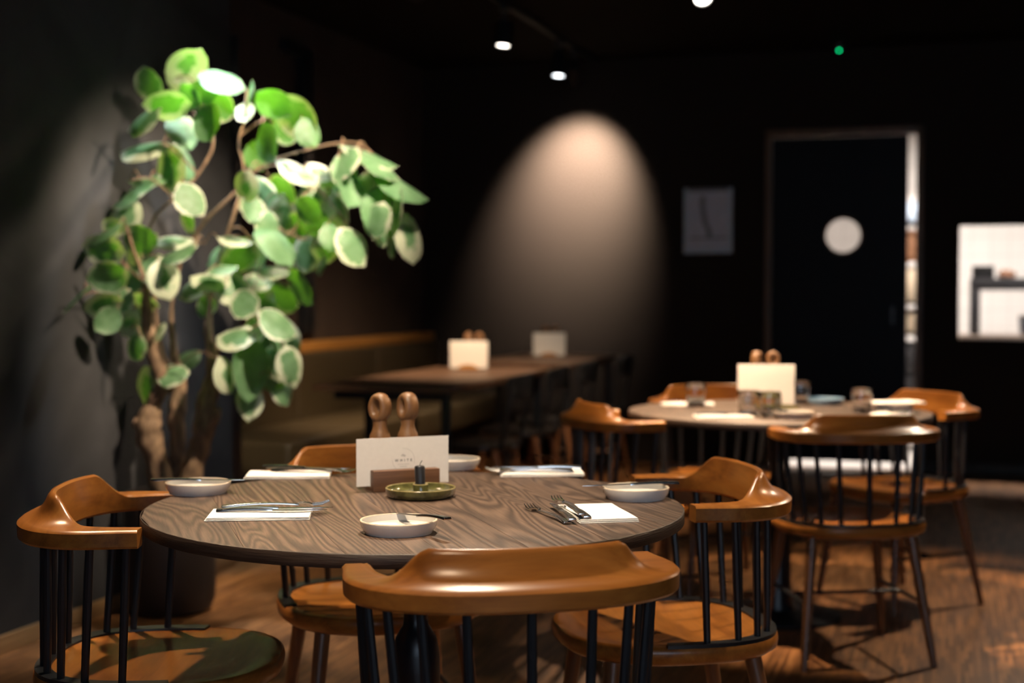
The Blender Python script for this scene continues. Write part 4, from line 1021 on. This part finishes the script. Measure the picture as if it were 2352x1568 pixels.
# place settings of the nearer table: napkin, then cutlery on it
def setting(c, rz, w, l, lab, pieces):
    put('napkin', make_napkin, (*c, TZ), rz, lab, w=0.20, l=0.115) 
    for kind, off, r, flip, z, lb in pieces:
        ca, sa = math.cos(rz), math.sin(rz)
        x, y = c[0] + off[0] * ca - off[1] * sa, c[1] + off[0] * sa + off[1] * ca
        put(kind, make_fork if kind == 'fork' else make_knife, (x, y, TZ + z), (0, 0, rz + r), lb)
# napkin axes: local x long side, local y short side
NZ = 0.0085
# 1: front side towards the wall chair: cutlery along the long side, handles at the wall end
s1 = math.radians(22)
setting((-1.292, 2.502), s1, .2, .115, 'folded napkin under cutlery beside the frontmost plate', [
    ('knife', (0.03, 0.030), -PI / 2, 0, NZ, 'knife along the far edge of the napkin beside the frontmost plate'),
    ('knife', (0.02, 0.008), -PI / 2 - 0.06, 0, NZ, 'knife along the middle of the napkin beside the frontmost plate'),
    ('fork', (0.03, 0.020), -PI / 2 + 0.10, 0, NZ + 0.0075, 'fork lying on two knives on the napkin beside the frontmost plate')])
s2 = math.radians(22)
setting((-1.510, 3.072), s2, .2, .115, 'folded napkin with cutlery at the back of the nearer table by the plant', [
    ('fork', (0.045, 0.030), -PI / 2 - 0.30, 0, NZ, 'outer fork on the napkin at the back of the nearer table by the plant'),
    ('fork', (0.060, 0.005), -PI / 2 - 0.26, 0, NZ, 'inner fork on the napkin at the back of the nearer table by the plant'),
    ('knife', (0.035, 0.018), -PI / 2 - 0.34, 0, NZ + 0.007, 'knife lying over the forks on the napkin by the plant')])
s3 = math.radians(28)
setting((-0.665, 2.715), s3 + PI / 2, .2, .115, 'folded napkin beside two forks at the near edge of the nearer table', [
    ('knife', (0.012, 0.040), 0.60 + PI / 2 - 0.62 - PI / 2 - PI / 2, 0, NZ, 'inner knife under the forks at the near edge of the nearer table'),
    ('knife', (0.000, 0.072), 0.60 + PI / 2 - 0.62 - PI / 2 - PI / 2, 0, NZ - 0.002, 'outer knife under the forks at the near edge of the nearer table'),
    ('fork', (0.010, 0.055), -PI / 2 + 0.03, 0, NZ + 0.006, 'fork lying nearer the napkin at the near edge of the nearer table'),
    ('fork', (0.000, 0.100), -PI / 2 + 0.16, 0, 0.001, 'fork lying farther from the napkin at the near edge of the nearer table')])
s4 = math.radians(20)
setting((-0.945, 3.290), s4, .2, .115, 'folded napkin under shiny cutlery at the back edge of the nearer table', [
    ('fork', (-0.03, -0.030), PI / 2 - 0.04, 0, NZ, 'front fork on the napkin at the back edge of the nearer table'),
    ('fork', (-0.03, 0.000), PI / 2 + 0.02, 0, NZ, 'rear fork on the napkin at the back edge of the nearer table'),
    ('knife', (-0.01, -0.015), PI / 2 - 0.02, 0, NZ + 0.0075, 'knife lying over two forks at the back edge of the nearer table')])

# farther table: napkins, cutlery
put('napkin', make_napkin, (-0.98, 5.47, TZ), math.radians(15), 'folded napkin beside a tumbler at the bench side of the farther table', w=.2, l=.115)
put('napkin', make_napkin, (-0.762, 4.962, TZ), math.radians(18), 'folded napkin at the near edge of the farther table', w=.2, l=.115)
put('napkin', make_napkin, (-0.205, 5.46, TZ + 0.0245), math.radians(35), 'folded napkin lying on a plate of the farther table', w=.2, l=.115)
put('napkin', make_napkin, (-0.205, 5.235, TZ), math.radians(80), 'folded napkin at the hatch side edge of the farther table', w=.2, l=.115)
for kind, x, y, r, z, lab in (('knife', -0.755, 4.965, -72, NZ, 'knife on the napkin at the near edge of the farther table'),
                              ('fork', -0.745, 4.985, -66, NZ, 'fork on the napkin at the near edge of the farther table'),
                              ('knife', -0.205, 5.225, 42, NZ, 'knife on the napkin at the hatch side of the farther table'),
                              ('fork', -0.185, 5.245, 46, NZ, 'fork on the napkin at the hatch side of the farther table'),
                              ('knife', -0.985, 5.48, -70, NZ, 'knife on the napkin at the bench side of the farther table')):
    put(kind, make_fork if kind == 'fork' else make_knife, (x, y, TZ + z), (0, 0, math.radians(r)), lab)

# tumblers on the farther table
def make_tumbler(lab):
    t = thing('glass_tumbler', lab, 'glass', (0, 0, 0), group='clear tumblers on the farther table')
    MB().lathe([(0, 0.0), (0.029, 0.0), (0.033, 0.003), (0.0345, 0.02), (0.035, 0.050), (0.0385, 0.060), (0.0385, 0.085), (0.0378, 0.0865), (0.0362, 0.085), (0.0360, 0.061), (0.0325, 0.051), (0.0318, 0.020), (0.029, 0.012), (0, 0.011)], 36).build('tumbler', 'glass', t, smooth=50)
    MB().tube([Vector((0.0378 * math.cos(2 * PI * k / 32), 0.0378 * math.sin(2 * PI * k / 32), 0.0865)) for k in range(33)], 0.0013, 6, cap=False).build('lip', 'glass', t)
    return t
for xy, lab in (((-0.935, 5.40), 'clear tumbler beside the napkin at the bench side of the farther table'),
                ((-0.565, 5.66), 'clear tumbler behind the white card on the farther table'),
                ((-0.312, 5.31), 'clear tumbler at the hatch side of the farther table'),
                ((-0.610, 5.035), 'clear tumbler beside the candle at the near edge of the farther table'),
                ((-0.690, 5.075), 'clear tumbler in front of the white card on the farther table')):
    put('tumbler', make_tumbler, (*xy, TZ), 0.0, lab)

# candle in a green saucer
def make_candle(lab):
    t = thing('candle_holder', lab, 'candle holder', (0, 0, 0), group='green candle saucers')
    r = 0.0755
    MB().lathe([(0, 0.0), (r - 0.012, 0.0), (r - 0.004, 0.004), (r - 0.001, 0.012), (r, 0.020), (r - 0.0045, 0.020), (r - 0.0065, 0.012), (r - 0.012, 0.0075), (0, 0.0065)], 64).build('saucer', 'glaze', t, smooth=50)
    MB().lathe([(r, 0.0195), (r - 0.0012, 0.0215), (r - 0.0035, 0.0215), (r - 0.0046, 0.0195)], 64).build('saucer_rim', 'glazerim', t)
    MB().lathe([(0.0165, 0.006), (0.0165, 0.026), (0.0155, 0.0275), (0.0125, 0.0275), (0.012, 0.026), (0.012, 0.006)], 32).build('candle_cup', 'glaze', t)
    MB().lathe([(0.0170, 0.0265), (0.0160, 0.0285), (0.0120, 0.0285), (0.0118, 0.0265)], 32).build('cup_rim', 'glazerim', t)
    c = MB().lathe([(0, 0.008), (0.0108, 0.008), (0.0112, 0.064), (0.0095, 0.0665), (0.004, 0.064), (0, 0.0635)], 28)
    o = c.build('candle', 'wax', t); o.rotation_euler = (0, math.radians(-1.5), 0)
    MB().tube(smooth_path([(0, 0, 0.062), (-0.001, 0, 0.069), (0.001, 0, 0.074), (0.004, 0, 0.078)], 3), 0.0008, 6).build('wick', 'wick', t)
    return t
put('candle', make_candle, (-1.085, 2.842, TZ), 0.0, 'black candle in a green saucer on the nearer table')
put('candle', make_candle, (-0.600, 5.215, TZ), 0.4, 'black candle in a green saucer on the farther table')

# wooden card stands with cards and grinders
def text_mesh(txt, size, sx=1.0, spacing=1.0, shear=0.0):
    cu = bpy.data.curves.new('lettering', 'FONT'); cu.body = txt; cu.size = size; cu.align_x = 'CENTER'; cu.align_y = 'CENTER'
    cu.space_character = spacing; cu.shear = shear; cu.offset = 0.0002; cu.resolution_u = 3
    o = bpy.data.objects.new('lettering', cu); COL.objects.link(o)
    dg = bpy.context.evaluated_depsgraph_get()
    me = bpy.data.meshes.new_from_object(o.evaluated_get(dg)); bpy.data.objects.remove(o)
    return me
def make_stand(lab, kind):
    # local: card face towards -y
    t = thing('card_stand', lab, 'card stand', (0, 0, 0), group='wooden card stands')
    if kind == 'logo':
        MB().span((-0.077, -0.030, 0), (0.077, -0.004, 0.046)).build('front_block', 'stand', t, bevel=0.0015)
        MB().span((-0.077, 0.002, 0), (0.077, 0.030, 0.046)).build('back_block', 'stand', t, bevel=0.0015)
        MB().span((-0.077, -0.004, 0), (0.077, 0.002, 0.010)).build('slot_base', 'stand', t)
    else:
        MB().span((-0.060, -0.040, 0), (0.060, 0.034, 0.012)).build('base', 'stand', t, bevel=0.002)
        P = []
        for i in range(13):
            a = PI * i / 12; P.append((0.055 * math.cos(a), 0.012 + 0.022 * math.sin(a)))
        o = MB().prism([(0.055, 0.0)] + P + [(-0.055, 0.0)], 0, 0.005).build('front_lip', 'trim', t); o.rotation_euler = (PI / 2, 0, 0); o.location = (0, -0.030, 0)
    return t
def make_card(lab, kind):
    t = thing('menu_card', lab, 'card', (0, 0, 0), group='white cards in the stands')
    if kind == 'logo':
        w, h = 0.215, 0.105
        MB().span((-w / 2, -0.002, 0.0), (w / 2, 0.0, h)).build('sheet', 'card', t, smooth=0)
        MB().span((-w / 2 + 0.001, 0.0002, 0.0), (w / 2 + 0.001, 0.0016, h - 0.0015)).build('rear_sheet', 'card', t, smooth=0)
        cx, cz, rr = 0.001, h * 0.52, 0.026
        for a0, a1 in ((-20, 95), (180, 285)):
            P0 = []; P1 = []
            for i in range(25):
                a = math.radians(a0 + (a1 - a0) * i / 24); P0.append((cx + rr * math.cos(a), cz + rr * math.sin(a))); P1.append((cx + (rr - 0.0005) * math.cos(a), cz + (rr - 0.0005) * math.sin(a)))
            o = MB().prism(P0 + P1[::-1], 0, 0.0002).build('logo_arc', 'palink', t, smooth=0); o.rotation_euler = (PI / 2, 0, 0); o.location = (0, -0.0021, 0)
        me = text_mesh('WHITE', 0.0078, spacing=2.0); me.materials.append(M['ink']); obj('logo_word', me, t, (cx, -0.0023, cz - 0.001), (PI / 2, 0, 0))
        me = text_mesh('the', 0.0085, spacing=0.9, shear=0.5); me.materials.append(M['palink']); obj('logo_script', me, t, (cx - 0.001, -0.0023, cz + 0.0105), (PI / 2, 0.2, 0))
        for z, n, wd in ((cz - 0.0095, 10, 0.0016), (cz - 0.0145, 6, 0.0020)):
            m = MB()
            for k in range(n): m.box((cx + (k - (n - 1) / 2) * 0.0027, -0.00215, z), (wd, 0.0002, 0.0013))
            m.build('logo_small_print', 'palink', t, smooth=0)
    else:
        w, h = 0.215, 0.150
        R = []
        for i in range(9):
            u = i / 8; R.append((-0.004 + 0.0 * u, u))
        MB().span((-w / 2, 0.004, 0.0), (w / 2, 0.010, h)).build('rear_sheet', 'card', t, bevel=0.002)
        P = []
        for i in range(9):
            u = -1 + i / 4; x = (w / 2 - 0.004) * u; y = -0.012 + 0.006 * u * u
            P.append([(x, y, 0.0), (x, y + 0.004, 0.0), (x, y + 0.010, h * 0.78), (x, y + 0.006, h * 0.78)])
        MB().loft(P).build('front_sheet', 'card', t, smooth=50)
    return t
def make_mill(lab):
    t = thing('pepper_mill', lab, 'mill', (0, 0, 0), group='turned wooden mills')
    MB().lathe([(0, 0), (0.027, 0), (0.028, 0.004), (0.027, 0.02), (0.0245, 0.06), (0.0235, 0.092), (0.0235, 0.0985), (0.0215, 0.101), (0, 0.101)], 32).build('body', 'mill', t, smooth=50)
    # head: a turned neck carrying a thick upright ring with an open thumb hole
    hd = MB().lathe([(0.0, 0.102), (0.0222, 0.102), (0.0210, 0.108), (0.0165, 0.117), (0.0142, 0.126), (0.0150, 0.134), (0.0150, 0.141), (0.0, 0.141)], 28)
    ring_n, tn, zc = 32, 12, 0.1655
    V = []; F = []
    for i in range(ring_n):
        a = 2 * PI * i / ring_n; ca, sa = math.cos(a), math.sin(a)
        low = 0.5 - 0.5 * sa
        tr, td = 0.0092 + 0.0012 * low, 0.0165 + 0.002 * low ** 2
        for k in range(tn):
            b = 2 * PI * k / tn; q = tr * math.cos(b)
            V.append(((0.0152 + q) * ca, td * math.sin(b), zc + (0.0212 + q) * sa * (1.0 if sa > 0 else 1.05)))
    for i in range(ring_n):
        for k in range(tn):
            F.append((i * tn + k, i * tn + (k + 1) % tn, ((i + 1) % ring_n) * tn + (k + 1) % tn, ((i + 1) % ring_n) * tn + k))
    hd.add(V, F)
    hd.build('head', 'mill', t, smooth=60)
    t.scale = (1.08, 1.08, 1.08)
    return t
def place_set(c, rz, kind, where, mills):
    put('stand_' + kind, lambda lab, kind=kind: make_stand(lab, kind), (*c, TZ), rz, 'wooden stand holding a white card on ' + where)
    put('card_' + kind, lambda lab, kind=kind: make_card(lab, kind), (c[0], c[1], TZ + (0.0105 if kind == 'logo' else 0.0125)), rz,
        ('white card with a printed round logo on ' if kind == 'logo' else 'plain white menu card on ') + where)
    ca, sa = math.cos(rz), math.sin(rz)
    for (dx, dy, r2, wh) in mills:
        put('mill', make_mill, (c[0] + dx * ca - dy * sa, c[1] + dx * sa + dy * ca, TZ), rz + r2, wh + ' ' + where)
place_set((-1.166, 2.944), math.radians(40), 'logo', 'the nearer round table',
          [(-0.032, 0.066, -0.95, 'wooden mill with its thumb hole showing, behind the card on'), (0.034, 0.066, -1.30, 'wooden mill turned nearly edge-on, behind the card on')])
place_set((-0.672, 5.440), math.radians(13), 'menu', 'the farther round table',
          [(-0.030, 0.075, 1.2, 'slimmer-looking wooden mill behind the menu card on'), (0.032, 0.075, 0.1, 'wooden mill with a round hole behind the menu card on')])
place_set((-2.575, 7.50, ), math.radians(10), 'menu', 'the nearer bench table',
          [(-0.012, 0.075, 1.2, 'thinner-looking wooden mill behind the menu card on'), (0.05, 0.075, 0.1, 'wider-looking wooden mill behind the menu card on')])
place_set((-2.572, 9.15), math.radians(12), 'menu', 'the back wall bench table',
          [(-0.03, 0.075, 0.2, 'wooden mill on the plant side behind the menu card on'), (0.034, 0.075, 0.1, 'wooden mill on the door side behind the menu card on')])
